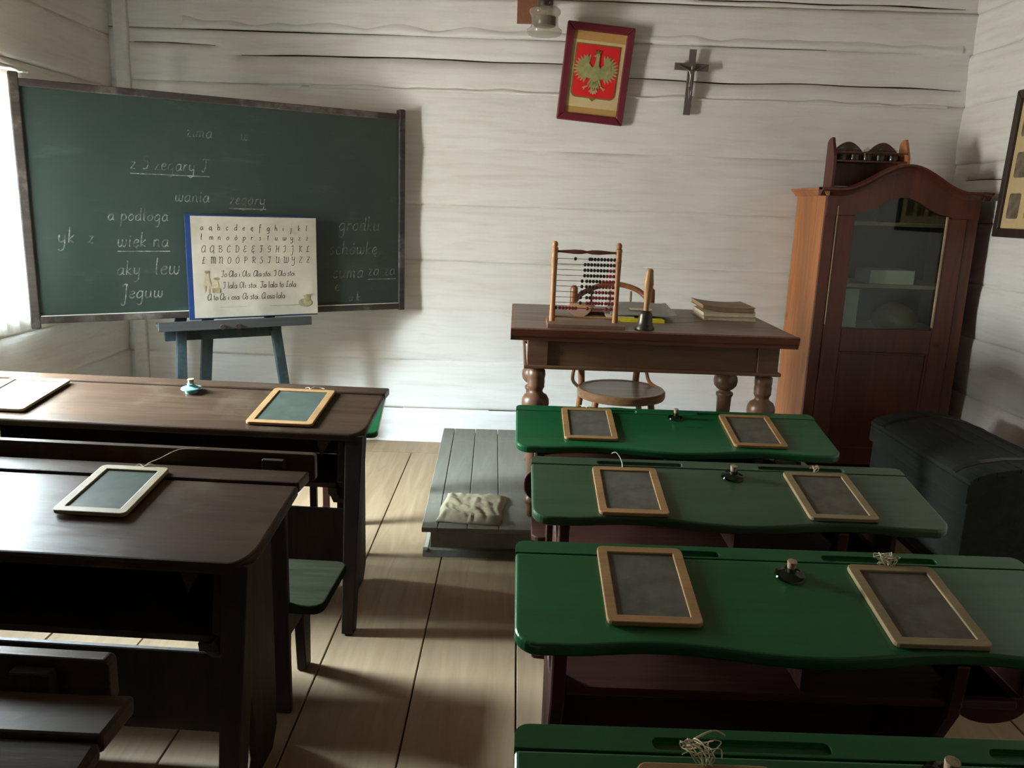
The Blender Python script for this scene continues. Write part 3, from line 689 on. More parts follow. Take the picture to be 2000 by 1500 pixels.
bm = BM(); tube(bm, cr([(.862, 3.595, TZ+.006), (.82, 3.54, TZ+.003), (.74, 3.49, TZ+.002), (.66, 3.48, TZ+.002)], 6), .0014, 5)
tag(obj('bookmark_string', bm, STRING, smooth=True), 'thin pale string lying on the table beside the book stack', 'string')
yb = thing('yellow_booklet', 'bright yellow booklet under the grey notebook behind the bell', 'booklet', (.44, 3.455, TZ), (0, 0, R_(-1)))
obj('cover', bx(0, .205, 0, .15, 0, .002), YELLOW, yb); obj('spine', bx(0, .205, -.002, .002, 0, .013), YELLOW, yb); obj('pages', bx(.003, .203, .003, .148, .002, .0125), YELLOW, yb)
nb_ = thing('grey_notebook', 'grey-covered notebook with curling pages behind the hand bell', 'notebook', (.42, 3.50, TZ+.018), (0, 0, R_(-2)))
bm = BM(); V = []
for i in range(15):
    u = i/14; x = .285*u; lz = .006*math.sin(u*PI) + .006*(u > .9)*(u-.9)*10
    V.append([bm.verts.new(p) for p in ((x, 0, lz), (x, .36, lz+.012), (x, .36, lz+.018), (x, 0, lz+.006))])
for A, B in zip(V, V[1:]):
    for j in range(4): bm.faces.new((A[j], B[j], B[(j+1) % 4], A[(j+1) % 4]))
bm.faces.new(V[0]); bm.faces.new(V[-1]); obj('cover', bm, GREYC, nb_, smooth=True)
obj('label_patch', bx(.09, .19, .08, .14, .0155, .0165), CREAM, nb_, rot=(R_(2), 0, 0))
bm = BM(); V = [[bm.verts.new((x, y, -.004+.002*s + .01*math.sin(x*30))) for x in (0-.02, .02, .06, .10)] for s in (0, 1) for y in (-.01, .2)]
box(bm, -.022, .10, -.012, .20, -.0045, -.001); obj('loose_page', bm, CREAM, nb_)
rb = thing('rocker_blotter', 'small curved wooden rocker blotter behind the counting frame', 'blotter', (.285, 3.56, TZ), (0, 0, R_(-12)))
bm = BM(); pts = [(.055*math.cos(R_(a)), .052+.052*math.sin(R_(a))*1.0) for a in range(200, 341, 10)]
prism(bm, [(x, max(.0, zz)) for x, zz in pts] + [(.050, .042), (-.050, .042)], 'y', 0, .11); obj('rocker', bm, ABASE, rb)
bm = BM(); prism(bm, [(-.058, .042), (.058, .042), (.040, .050), (0, .054), (-.04, .050)], 'y', -.004, .114); obj('top_plate', bm, HANDLE, rb)
tr = thing('pen_tray', 'flat wooden pen tray lying behind the counting frame', 'tray', (.33, 3.66, TZ), (0, 0, R_(-8)))
bm = BM(); box(bm, 0, .09, 0, .12, 0, .006); box(bm, 0, .09, 0, .008, .006, .014); box(bm, 0, .09, .112, .12, .006, .014); box(bm, .082, .09, .008, .112, .006, .014)
obj('tray', bm, TABLEEDGE, tr)

# ------------------------------------------------------------------ cabinet
cb = thing('cabinet', 'tall red-brown cabinet with arched glazed door against the right wall corner', 'cabinet', (1.605, 4.33, 0))
CW, CD, CHT = .80, .46, 1.565
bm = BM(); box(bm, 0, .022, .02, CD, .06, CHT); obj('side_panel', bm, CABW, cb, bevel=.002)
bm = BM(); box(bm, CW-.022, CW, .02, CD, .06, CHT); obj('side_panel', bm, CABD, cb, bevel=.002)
obj('back_panel', bx(.022, CW-.022, CD-.012, CD, .06, CHT), CABIN, cb)
obj('bottom', bx(.022, CW-.022, .02, CD-.012, .06, .085), CABD, cb); obj('top', bx(0, CW, .02, CD, CHT, CHT+.022), CABD, cb)
obj('plinth', bx(-.012, CW+.012, .0, CD, 0, .08), CABD, cb, bevel=.004)
for x0, x1 in ((0, .058), (CW-.058, CW)):
    obj('pilaster', bx(x0, x1, -.002, .022, .08, 1.56), CABD, cb, bevel=.003)
cx_ = .395
def bumpf(d, w_): return .5+.5*math.cos(PI*min(1, abs(d)/w_))
def top_z(x): return 1.585 + .128*bumpf(x-cx_, .335)
def arch_z(x): return 1.468 + .085*bumpf(x-cx_, .242)
DX0, DX1, GX0, GX1 = .060, .740, .155, .640
dr = thing('door', None, None); dr.parent = cb; dr.location = (0, 0, 0)
bm = BM(); box(bm, DX0, GX0, -.008, .018, .10, 1.455); obj('stile', bm, CABD, dr, bevel=.003)
bm = BM(); box(bm, GX1, DX1, -.008, .018, .10, 1.455); obj('stile', bm, CABD, dr, bevel=.003)
bm = BM(); box(bm, GX0, GX1, -.008, .018, .735, .862); obj('middle_rail', bm, CABD, dr, bevel=.003)
bm = BM(); box(bm, GX0, GX1, -.008, .018, .10, .20); obj('bottom_rail', bm, CABD, dr, bevel=.003)
bm = BM(); box(bm, GX0, GX1, .004, .016, .20, .735); obj('lower_panel', bm, CABD, dr)
bm = BM(); box(bm, GX0, GX0+.012, -.004, .006, .20, .735); box(bm, GX1-.012, GX1, -.004, .006, .20, .735); box(bm, GX0+.012, GX1-.012, -.004, .006, .723, .735); obj('panel_moulding', bm, CABD, dr, bevel=.003)
# arched head (fixed pediment board and top rail in one front board)
bm = BM(); N = 40; V = []
for i in range(N+1):
    x = DX0-.058 + (CW-.004)*i/N; x = min(max(x, .002), CW-.002)
    lo = arch_z(x) if GX0 <= x <= GX1 else 1.455
    hi = top_z(x)-.02
    V.append([bm.verts.new(p) for p in ((x, -.010, lo), (x, .020, lo), (x, .020, hi), (x, -.010, hi))])
for A, B in zip(V, V[1:]):
    for j in range(4): bm.faces.new((A[j], B[j], B[(j+1) % 4], A[(j+1) % 4]))
bm.faces.new(V[0]); bm.faces.new(V[-1]); obj('arched_head', bm, CABD, cb)
def glass_bm(y0, y1):
    bm = BM(); n = 20; V = []
    for i in range(n+1):
        x = GX0 + (GX1-GX0)*i/n
        V.append([bm.verts.new(p) for p in ((x, y0, .862), (x, y1, .862), (x, y1, arch_z(x)), (x, y0, arch_z(x)))])
    for A, B in zip(V, V[1:]):
        for j in range(4): bm.faces.new((A[j], B[j], B[(j+1) % 4], A[(j+1) % 4]))
    bm.faces.new(V[0]); bm.faces.new(V[-1]); return bm
obj('glass_pane', glass_bm(.006, .009), CABGL, dr)
bm = BM(); box(bm, DX0-.0015, DX0+.003, -.0115, -.006, .88, 1.50); obj('edge_highlight', bm, SHELFW, dr)  # door-edge bead, its highlight put in by the pale wood colour
bm = BM(); box(bm, GX1-.006, GX1, -.0115, .004, .88, 1.462); obj('edge_highlight', bm, SHELFW, dr)  # bright line of the glass edge painted as a pale strip
# swept cornice following the arch
pf = [(.02, -.035), (-.012, -.035), (-.018, -.024), (-.030, -.012), (-.046, -.004), (-.046, .006), (.02, .010)]
bm = BM(); V = []
N = 60
for i in range(N+1):
    x = -.04 + (CW+.08)*i/N
    V.append([bm.verts.new((x, a, top_z(x)+b)) for a, b in pf])
for A, B in zip(V, V[1:]):
    for j in range(len(pf)): bm.faces.new((A[j], B[j], B[(j+1) % len(pf)], A[(j+1) % len(pf)]))
bm.faces.new(V[0]); bm.faces.new(V[-1]); obj('cornice', bm, CABD, cb, smooth=True, ang=50)
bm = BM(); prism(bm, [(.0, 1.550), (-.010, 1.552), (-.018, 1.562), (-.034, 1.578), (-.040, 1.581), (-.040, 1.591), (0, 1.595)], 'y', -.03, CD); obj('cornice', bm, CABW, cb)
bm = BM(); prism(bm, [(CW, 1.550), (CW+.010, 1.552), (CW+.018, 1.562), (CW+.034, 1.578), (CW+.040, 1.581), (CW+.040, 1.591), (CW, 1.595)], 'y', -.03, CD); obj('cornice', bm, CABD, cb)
obj('shelf', bx(.024, CW-.024, .05, CD-.02, 1.405, 1.424), SHELFW, cb); obj('shelf', bx(.024, CW-.024, .05, CD-.02, 1.078, 1.098), SHELFW, cb); obj('shelf', bx(.024, CW-.024, .05, CD-.02, .835, .853), SHELFW, cb)
# kept in the cabinet
t = tag(obj('paper_box', bx(-.12, .12, -.10, .10, 0, .075), PAPER, bevel=.003, loc=(2.03, 4.50, 1.098)), 'white paper box on the middle shelf behind the cabinet glass', 'box')
t = tag(obj('folded_sheet', bx(0, .11, 0, .012, 0, .21), PAPER, loc=(1.775, 4.45, .853)), 'pale upright folder at the lower left behind the cabinet glass', 'folder')
bm = BM(); bmesh.ops.create_uvsphere(bm, u_segments=24, v_segments=16, radius=.12)
for v in bm.verts:
    v.co *= 1 + .22*noise.noise(v.co*9); v.co.z = max(v.co.z*.75, -.045)+.045
tag(obj('cloth_bundle', bm, CLOTH, smooth=True, loc=(2.13, 4.52, .853)), 'rumpled pale bundle on the lowest shelf behind the cabinet glass', 'cloth')
t = tag(obj('dark_binder', bx(0, .24, 0, .05, 0, .14), BLACKF, loc=(1.99, 4.58, 1.424), bevel=.003), 'dark binder on the top shelf behind the cabinet glass', 'binder')
# rack of jars on top
rk = thing('jar_rack', 'dark wooden rack with scalloped back on top of the cabinet', 'rack', (1.645, 4.46, CHT+.022))
def side_prof(): return [(-.06, 0), (.06, 0), (.06, .235)] + [(.06-.06*(1-math.cos(a*PI/12)), .235+.032*math.sin(a*PI/12)) for a in range(1, 7)] + [(-.03, .215), (-.052, .17), (-.06, .10)]
for x in (0, .385):
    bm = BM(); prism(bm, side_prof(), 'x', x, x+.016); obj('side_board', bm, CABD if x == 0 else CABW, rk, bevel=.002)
bm = BM(); pts = [(.016, .02), (.385, .02)]
N = 32
for i in range(N+1):
    x = .385 - .369*i/N; u = (x-.016)/.369; uu = (u*2) % 1 if u < 1 else 1
    pts.append((x, .185 + .066*math.sin(PI*uu)))
prism(bm, pts, 'y', .044, .056); obj('back_board', bm, CABD, rk)
obj('shelf', bx(.016, .385, -.055, .044, .0, .014), CABD, rk); obj('shelf', bx(.016, .385, -.055, .044, .142, .150), CABD, rk)
bm = BM(); tube(bm, [(.016, -.052, .19), (.385, -.052, .19)], .004, 8); obj('rail', bm, CABD, rk)
bm = BM(); lathe(bm, [(.022, 0), (.026, .003), (.027, .01), (.027, .035), (.024, .043), (.016, .048), (.016, .052), (.0001, .0525)], 20)
jm = obj('jar_body', bm, JARGL, smooth=True); bm = BM(); lathe(bm, [(.019, .050), (.020, .053), (.018, .060), (.006, .064), (.007, .070), (.0001, .072)], 20); jl = obj('lid', bm, JARGL, smooth=True)
bm = BM(); lathe(bm, [(.0245, .003), (.0245, .030), (.0001, .030)], 16); js = obj('spice', bm, BELLM, smooth=True)
for k, (x, lab) in enumerate(((.045, 'small glass spice jar first from the left in the rack on the cabinet'), (.112, 'small glass spice jar second from the left in the rack on the cabinet'), (.178, 'middle small glass spice jar of the five in the rack on the cabinet'), (.247, 'small glass spice jar second from the right in the rack on the cabinet'), (.315, 'rightmost small glass spice jar in the rack on the cabinet'))):
    j = thing('spice_jar', lab, 'jar', (1.645+x+.012, 4.452, CHT+.022+.150), group='spice jars in the rack on the cabinet')
    for q in (jm, jl, js):
        c = q if k == 0 else q.copy()
        if k: COL.objects.link(c)
        c.parent = j

# ------------------------------------------------------------------ chest
cs = thing('domed_chest', 'black-green domed wooden chest in front of the cabinet by the right wall', 'chest', (1.80, 3.02, 0))
CX = [(0, .455), (.03, .475), (.10, .497), (.19, .512), (.28, .515), (.38, .500), (.48, .468), (.56, .425), (.62, .385)]
bm = BM(); box(bm, .012, .60, .012, .88, .03, .375); obj('body', bm, CHEST, cs, bevel=.004)
bm = BM()
V = []
for y in (0, .895): V.append([bm.verts.new((x, y, z-.02)) for x, z in CX] + [bm.verts.new((.62, y, .36)), bm.verts.new((0, y, .36))])
n = len(V[0])
for j in range(n): bm.faces.new((V[0][j], V[0][(j+1) % n], V[1][(j+1) % n], V[1][j]))
bm.faces.new(V[0]); bm.faces.new(V[1]); obj('lid', bm, CHEST, cs)
for i in range(len(CX)-1):
    (x0, z0), (x1, z1) = CX[i], CX[i+1]
    bm = BM(); prism(bm, [(x0+.001, z0-.019), (x1-.001, z1-.019), (x1-.001, z1), (x0+.001, z0)], 'y', -.008, .903); obj('lid_slat', bm, CHEST, cs, bevel=.0015, seg=1)
for y in (.10, .76):
    bm = BM(); pts = [(x, z+.003) for x, z in CX]; low = [(x, z) for x, z in CX][::-1]
    prism(bm, pts + low, 'y', y, y+.035); obj('iron_band', bm, WIRE, cs)
obj('handle', (lambda b: (tube(b, cr([(-.004, .36, .27), (-.03, .37, .25), (-.034, .45, .235), (-.03, .53, .25), (-.004, .54, .27)], 5), .007, 8), b)[-1])(BM()), WIRE, cs, smooth=True)
bm = BM(); box(bm, .0, .62, .0, .89, .0, .035); obj('plinth', bm, CHEST, cs, bevel=.004)

# ------------------------------------------------------------------ blackboard on easel
KB = 1.135; A0 = Vector((-1.98, 3.30, 0))*KB
def kz(z): return H + (z-H)*KB
A0 = Vector((A0.x, A0.y, 0)); U = Vector((.8440, .5364, 0)); NRM = Vector((.5364, -.8440, 0))
yaw = math.atan2(U.y, U.x)
bbz = .905
bd = thing('blackboard', 'large dark green blackboard with faded chalk writing on the easel', 'blackboard', (A0.x, A0.y, kz(bbz)), (0, 0, yaw)); bd.scale = (KB,)*3
BWD, BHT = 1.645, .96          # local x along board, -y towards the room
obj('board_panel', bx(.01, BWD-.01, -.012, .010, .01, BHT-.01), BOARD, bd)
fw = .030
bm = BM(); box(bm, 0, BWD, -.024, .014, 0, fw); obj('bottom_frame', bm, FRAMEB, bd, bevel=.003)
bm = BM(); box(bm, 0, BWD, -.024, .014, BHT-fw, BHT); obj('top_frame', bm, FRAMEB, bd, bevel=.003)
bm = BM(); box(bm, -.012, .024, -.026, .016, -.02, BHT+.022); obj('side_frame', bm, FRAMEB, bd, bevel=.005)
bm = BM(); box(bm, BWD-.020, BWD+.012, -.026, .016, -.005, BHT+.022); obj('side_frame', bm, FRAMEB, bd, bevel=.005)
bm = BM(); box(bm, .026, BWD-.022, -.0245, -.018, fw, fw+.003); obj('chalk_line', bm, PAPER, bd, label='pale chalk dust line along the bottom frame')
bm = BM(); yy = -.0132
def chalk(txt, x, z, h=.026, lw=.0042, ul=None):
    ex = strokes(bm, txt, x, z-bbz, h, lw, yy, slant=.15)
    if ul: strokes(bm, '-', ex, 0, .001, .001, yy) if False else box(bm, x, ex, yy-.0002, yy, z-bbz-.022, z-bbz-.018)
chalk('zima', .63, 1.69); chalk('w', .86, 1.69)
chalk('z 5 zegary T', .40, 1.545, .027, ul=1)
chalk('wania', .57, 1.415, .027); chalk('zegary', .80, 1.41, .026, ul=1)
chalk('a podłoga', .30, 1.33, .026); chalk('grodku', 1.31, 1.30, .034)
chalk('yk', .11, 1.235, .032, .005); chalk('z', .22, 1.235, .028); chalk('więk na', .33, 1.22, .030, .005, ul=1); chalk('schówkę', 1.262, 1.185, .034)
chalk('aky', .32, 1.10, .030); chalk('lew', .47, 1.10, .036, .005); chalk('cuma', 1.275, 1.07, .034); chalk('za za', 1.46, 1.08, .030, ul=1)
chalk('Jeguw', .33, 1.00, .030, .005); chalk('e', 1.285, 1.005, .030); chalk('u k', 1.36, .955, .02)
tag(obj('chalk_writing', bm, CHALK, bd), kind='stuff')
# easel
es = thing('easel', 'blue-grey painted wooden easel holding the blackboard', 'easel', (A0.x, A0.y, kz(0)), (0, 0, yaw)); es.scale = (KB,)*3; EZ = -kz(0)/KB
bm = BM(); box(bm, .462, 1.145, -.075, -.002, .862, .886); obj('ledge', bm, LEDGEM, es, bevel=.003)
bm = BM(); box(bm, .462, 1.145, -.083, -.072, .855, .897); obj('ledge_lip', bm, LEDGEM, es, bevel=.002)
bm = BM(); beam(bm, (.540, -.035, EZ), (.565, -.02, .862), .042, .03); obj('front_leg', bm, EASEL, es, bevel=.003)
bm = BM(); beam(bm, (1.068, -.035, EZ), (.985, -.02, .862), .045, .03); obj('front_leg', bm, EASEL, es, bevel=.003)
bm = BM(); beam(bm, (.565, .035, .84), (.76, .035, 1.80), .045, .03); beam(bm, (.985, .035, .84), (.79, .035, 1.80), .045, .03); obj('upper_frame', bm, EASEL, es)
bm = BM(); beam(bm, (.672, .20, EZ), (.72, .045, 1.2), .05, .03); obj('rear_leg', bm, EASEL, es, bevel=.003)
for x in (.73, .80):
    bm = BM(); tube(bm, [(x, -.095, .866), (x, -.01, .862)], .012, 10); obj('peg', bm, BLACKF, es, smooth=True)
bm = BM(); box(bm, .50, 1.02, -.005, .025, .80, .86); obj('crossbar', bm, EASEL, es)
# alphabet chart standing on the ledge
ct = thing('alphabet_chart', 'cream alphabet chart on blue card leaning against the blackboard', 'poster', (A0.x, A0.y, kz(.8975)), (R_(0), 0, yaw)); ct.scale = (KB,)*3
cy0 = -.040
obj('backing_card', bx(.600, 1.188, cy0-.002, cy0+.004, .0, .465), BLUEC, ct, bevel=.001)
bm = BM(); SX0, SX1, SZ0, SZ1 = .622, 1.186, .007, .458
def wavy(x, z):
    u = (x-SX0)/(SX1-SX0); v = (z-SZ0)/(SZ1-SZ0)
    d = .004 + .0035*math.sin(u*14 + v*3)*(1-v)*u + .002*noise.noise(Vector((x*16, z*9, 0)))
    return cy0 - .0025 - max(0, d)
nx, nz = 36, 26; V = [[bm.verts.new((SX0+(SX1-SX0)*i/nx, wavy(SX0+(SX1-SX0)*i/nx, SZ0+(SZ1-SZ0)*j/nz), SZ0+(SZ1-SZ0)*j/nz)) for j in range(nz+1)] for i in range(nx+1)]
for i in range(nx):
    for j in range(nz): f = bm.faces.new((V[i][j], V[i+1][j], V[i+1][j+1], V[i][j+1])); f.smooth = True
CHARTP = plain('stained_chart_paper', (.55, .52, .43), .8, n_amt=.13, n_scale=7, spec=.2, bmp=.03)
obj('sheet', bm, CHARTP, ct)
bm = BM()
def mp(q): return Vector((q.x, wavy(q.x, q.z)-.0007, q.z))
cell = (1.150-.662)/13.4
for txt, z in (('aąbcdeęfghijkl', .398), ('łmnoóprstuwyzż', .355), ):
    strokes(bm, txt, .662, z, .0135, .0024, 0, cell=cell, mapf=mp)
for txt, z in (('AĄBCDEĘFGHIJKL', .300), ('ŁMNOÓPRSTUWYZŻ', .250)):
    strokes(bm, txt, .662, z, .0145, .0022, 0, cell=cell, mapf=mp)
strokes(bm, 'To Ala i Ola. Ala stoi. I Ola stoi', .742, .190, .0135, .0022, 0, spacing=.80, mapf=mp)
strokes(bm, 'I lala Oli stoi. Ta lala to Lola', .748, .138, .0142, .0022, 0, spacing=.82, mapf=mp)
strokes(bm, 'A to As i osa. As stoi. A osa lala', .678, .086, .0142, .0022, 0, spacing=.78, mapf=mp)
box(bm, .68, 1.12, cy0-.0068, cy0-.0062, .052, .0526)
tag(obj('lettering', bm, PRINT, ct), kind='stuff')
def blobp(bm, pts, y=.0012):
    vs = [bm.verts.new((x, wavy(x, z)-y, z)) for x, z in pts]; bm.faces.new(vs)
bm = BM()
def ell(cx, cz, rx, rz, n=14): return [(cx+rx*math.cos(2*PI*k/n), cz+rz*math.sin(2*PI*k/n)) for k in range(n)]
blobp(bm, ell(.682, .205, .010, .013)); blobp(bm, [(.674, .193), (.690, .193), (.700, .15), (.664, .15)]); blobp(bm, ell(.716, .155, .014, .02)); blobp(bm, [(.668, .15), (.674, .15), (.674, .118), (.668, .118)]); blobp(bm, [(.684, .15), (.690, .15), (.690, .118), (.684, .118)])
obj('child_drawing', bm, TAN, ct)
bm = BM(); blobp(bm, ell(.682, .213, .011, .007), .0016); blobp(bm, ell(.722, .182, .014, .006), .0016); blobp(bm, [(.700, .14), (.738, .14), (.735, .118), (.702, .118)], .0016)
blobp(bm, ell(1.125, .062, .032, .020), .0016); blobp(bm, ell(1.135, .088, .014, .014), .0018); blobp(bm, [(1.115, .095), (1.160, .105), (1.155, .097), (1.12, .088)], .002)
tag(obj('faded_drawings', bm, OLIVE, ct), kind='stuff')

# ------------------------------------------------------------------ wall hangings
pc = thing('framed_eagle_emblem', 'dark red frame with eagle emblem on red shield hung on the back wall', 'picture', (.384, YB-.022, 1.918), (R_(4), R_(4.6), 0))
PWd, PHt = .375, .515
ring = lambda b, x0, x1, z0, z1, i, y0, y1: [prism(b, q, 'y', y0, y1) for q in ([(x0, z0), (x1, z0), (x1-i, z0+i), (x0+i, z0+i)], [(x1, z0), (x1, z1), (x1-i, z1-i), (x1-i, z0+i)], [(x1, z1), (x0, z1), (x0+i, z1-i), (x1-i, z1-i)], [(x0, z1), (x0, z0), (x0+i, z0+i), (x0+i, z1-i)])]
bm = BM(); ring(bm, -PWd/2, PWd/2, 0, PHt, .042, -.022, .012); obj('frame', bm, PICRED, pc, bevel=.007)
bm = BM(); box(bm, -.15, .15, -.004, .0, .04, PHt-.04); obj('ochre_mat', bm, MATT, pc)
bm = BM(); box(bm, -.146, .146, -.006, -.004, .078, PHt-.088); obj('cream_mat', bm, MATC, pc)
def shield(s, off=0):
    w_, h0, h1 = .118*s, .405+off, .135-off
    P = [(-w_, h0), (w_, h0), (w_, h1+.03)]
    P += [(w_-.03+.03*math.cos(a), h1+.03+.03*-math.sin(a)) for a in [PI/2*k/5 for k in range(1, 6)]]
    P += [(.02, h1), (0, h1-.016*(1 if off >= 0 else 1)), (-.02, h1)]
    P += [(-(w_-.03)-.03*math.cos(a), h1+.03-.03*math.sin(a)) for a in [PI/2*(5-k)/5 for k in range(0, 5)]]
    P += [(-w_, h1+.03)]
    return P
bm = BM(); prism(bm, shield(1.06, .007), 'y', -.0078, -.006); obj('shield_border', bm, GOLDB, pc)
bm = BM(); prism(bm, [p if p[1] > .13 else (p[0], .135) for p in shield(1)], 'y', -.0095, -.0078); obj('red_shield', bm, RED, pc)
# eagle: wings, body, tail, legs in low relief
def leaf(bm, x, z, ang, L, wd, y=-.0125, th=.0035):
    ca, sa = math.cos(ang), math.sin(ang)
    pts = [(0, -.3), (.3, -.5), (.7, -.45), (1, 0), (.7, .45), (.3, .5), (0, .3)]
    P = [(x + (a*L*ca - b*wd*sa), z + (a*L*sa + b*wd*ca)) for a, b in pts]
    prism(bm, P, 'y', y, y+th)
bm = BM(); bp = BM()
for s in (-1, 1):
    for k in range(13):     # feathers fan along the wing edge
        u = k/12; a = R_(100 - 175*u)
        px_, pz_ = .048 + .014*math.sin(PI*u), .305 - .045*u
        L = .052 + .012*math.sin(PI*u)
        leaf(bp, s*px_, pz_, a if s > 0 else PI-a, L*1.06, .013, -.0115, .002)
        leaf(bm, s*px_, pz_, a if s > 0 else PI-a, L*.88, .013, -.0130, .003)
    P = [(s*.012, .285), (s*.025, .292), (s*.045, .312), (s*.05, .345), (s*.062, .350), (s*.08, .32), (s*.082, .275), (s*.06, .24), (s*.03, .232), (s*.01, .24)]
    prism(bm, P, 'y', -.0145, -.0115)
    leaf(bm, s*.015, .238, R_(-62) if s > 0 else R_(242), .05, .012)
    leaf(bp, s*.036, .192, R_(-25) if s > 0 else R_(205), .030, .008)
    for d in (-55, -15): leaf(bp, s*.048, .187, R_(d) if s > 0 else R_(180-d), .018, .006)
prism(bm, [(p[0]*1.0, p[1]) for p in ell(0, .262, .026, .045, 18)], 'y', -.016, -.0115)
prism(bm, [(-.014, .29), (.014, .29), (.011, .35), (-.004, .352)], 'y', -.0155, -.0115)
prism(bm, ell(.001, .352, .012, .013), 'y', -.017, -.0115)
prism(bm, [(-.008, .358), (-.024, .349), (-.010, .345)], 'y', -.0155, -.0115)
for k, d in enumerate((-118, -104, -90, -76, -62)): leaf(bm, 0, .235, R_(d), .068, .013)
for k, d in enumerate((-150, -120, -90, -60, -30)): leaf(bp, 0, .178, R_(d), .030, .012)
obj('eagle', bm, EAGLE, pc); 
bq = BM(); prism(bq, [(-.012, .362), (.014, .362), (.018, .380), (.008, .372), (.001, .384), (-.006, .372), (-.016, .380)], 'y', -.0155, -.0115); obj('crown', bq, GOLDB, pc)
tag(obj('pale_feathers', bp, EAGLEP, pc), kind='stuff')

cf = thing('crucifix', 'small grey wall crucifix with cast metal figure', 'crucifix', (.930, YB-.035, 1.975), (R_(3), R_(1.3), 0))
bm = BM(); box(bm, -.019, .019, -.006, .010, 0, .345); obj('upright', bm, CROSSW, cf, bevel=.0015)
bm = BM(); box(bm, -.094, .094, -.0065, .009, .235, .272); obj('crossbar', bm, CROSSW, cf, bevel=.0015)
me = bpy.data.meshes.new('figure')
vs = [(0, -.016, .165), (0, -.019, .195), (0, -.020, .222), (0, -.021, .238), (.002, -.024, .258), (.012, -.018, .232), (.045, -.014, .248), (.078, -.010, .262), (-.012, -.018, .232), (-.045, -.014, .248), (-.078, -.010, .262),
      (.006, -.018, .155), (.008, -.024, .125), (.003, -.016, .088), (.003, -.020, .075), (-.006, -.018, .155), (-.004, -.025, .125), (-.001, -.017, .088), (-.001, -.021, .075), (.001, -.0245, .250), (.003, -.026, .262)]
ed = [(0, 1), (1, 2), (2, 3), (3, 19), (19, 4), (2, 5), (5, 6), (6, 7), (2, 8), (8, 9), (9, 10), (0, 11), (11, 12), (12, 13), (13, 14), (0, 15), (15, 16), (16, 17), (17, 18), (4, 20)]
rr = [.011, .0095, .012, .005, .0085, .006, .0045, .0035, .006, .0045, .0035, .0065, .0055, .0035, .003, .0065, .0055, .0035, .003, .007, .006]
me.from_pydata(vs, ed, [])
fo = bpy.data.objects.new('figure', me); COL.objects.link(fo); fo.parent = cf
sk = fo.modifiers.new('skin', 'SKIN'); sb = fo.modifiers.new('sub', 'SUBSURF'); sb.levels = 1; sb.render_levels = 1
for i, v in enumerate(me.skin_vertices[0].data): v.radius = (rr[i], rr[i]*.9); v.use_root = (i == 0)
dg = bpy.context.evaluated_depsgraph_get(); nm = bpy.data.meshes.new_from_object(fo.evaluated_get(dg)); fo.modifiers.clear(); fo.data = nm
nm.materials.append(PEWTER)
for p in nm.polygons: p.use_smooth = True
bm = BM(); lathe(bm, [(.013, .148), (.0135, .158), (.012, .170)], 12, (0, -.017, 0)); obj('loincloth', bm, PEWTER, cf, smooth=True)

lp = thing('wall_oil_lamp', 'glass oil lamp on a brown backboard at the top of the back wall', 'lamp', (.10, YB-.01, 2.38))
obj('backboard', bx(-.142, .02, -.022, .008, .05, .40), COPPER, lp, bevel=.002)
bm = BM(); lathe(bm, [(.070, -.045), (.086, -.042), (.092, -.032), (.092, -.018), (.080, -.010), (.073, .0), (.070, .02), (.070, .05), (.078, .058), (.083, .068), (.082, .080), (.068, .092), (.04, .10), (.035, .12)], 40, (.008, -.20, 0)); obj('glass_font', bm, LAMPGL, lp, smooth=True)
bm = BM(); lathe(bm, [(.056, -.0), (.060, .005), (.060, .045), (.0001, .05)], 24, (.008, -.20, 0)); obj('oil', bm, plain('lamp_oil', (.09, .075, .045), .2, bmp=0), lp, smooth=True)
bm = BM(); lathe(bm, [(.038, .095), (.042, .11), (.038, .14), (.026, .16), (.026, .19)], 24, (.008, -.20, 0)); tube(bm, [(.0, -.02, .13), (.006, -.17, .13)], .010, 8); obj('burner', bm, BELLM, lp, smooth=True)
bm = BM(); lathe(bm, [(.024, .19), (.034, .23), (.028, .28), (.022, .38)], 24, (.008, -.20, 0), cap=False); obj('chimney', bm, LAMPGL, lp, smooth=True)

rp = thing('group_photo_frame', 'black-brown framed sheet of old portraits on the right wall', 'picture', (XR-.045, 4.28, 1.372), (0, R_(1.5), 0))
bm = BM()
def ringx(b, y0, y1, z0, z1, i, x0, x1):
    for q in ([(y0, z0), (y1, z0), (y1-i, z0+i), (y0+i, z0+i)], [(y1, z0), (y1, z1), (y1-i, z1-i), (y1-i, z0+i)], [(y1, z1), (y0, z1), (y0+i, z1-i), (y1-i, z1-i)], [(y0, z1), (y0, z0), (y0+i, z0+i), (y0+i, z1-i)]): prism(b, q, 'x', x0, x1)
ringx(bm, -1.0, 0, 0, .72, .045, 0, .03); obj('frame', bm, BLACKF, rp, bevel=.005)
obj('mount', bx(.014, .018, -.96, -.04, .04, .68), MATC, rp)
pm = None
for r in range(3):
    for c in range(6):
        y1 = -.075 - c*.145; z0 = .075 + r*.20
        if pm is None: bm = BM(); prism(bm, rrect(-.048, .048, -.062, .062, .012, 2), 'x', .0128, .014); pm = obj('portrait', bm, PHOTO, rp); c_ = pm
        else: c_ = pm.copy(); COL.objects.link(c_)
        c_.location = (0, y1-.05, z0+.08)

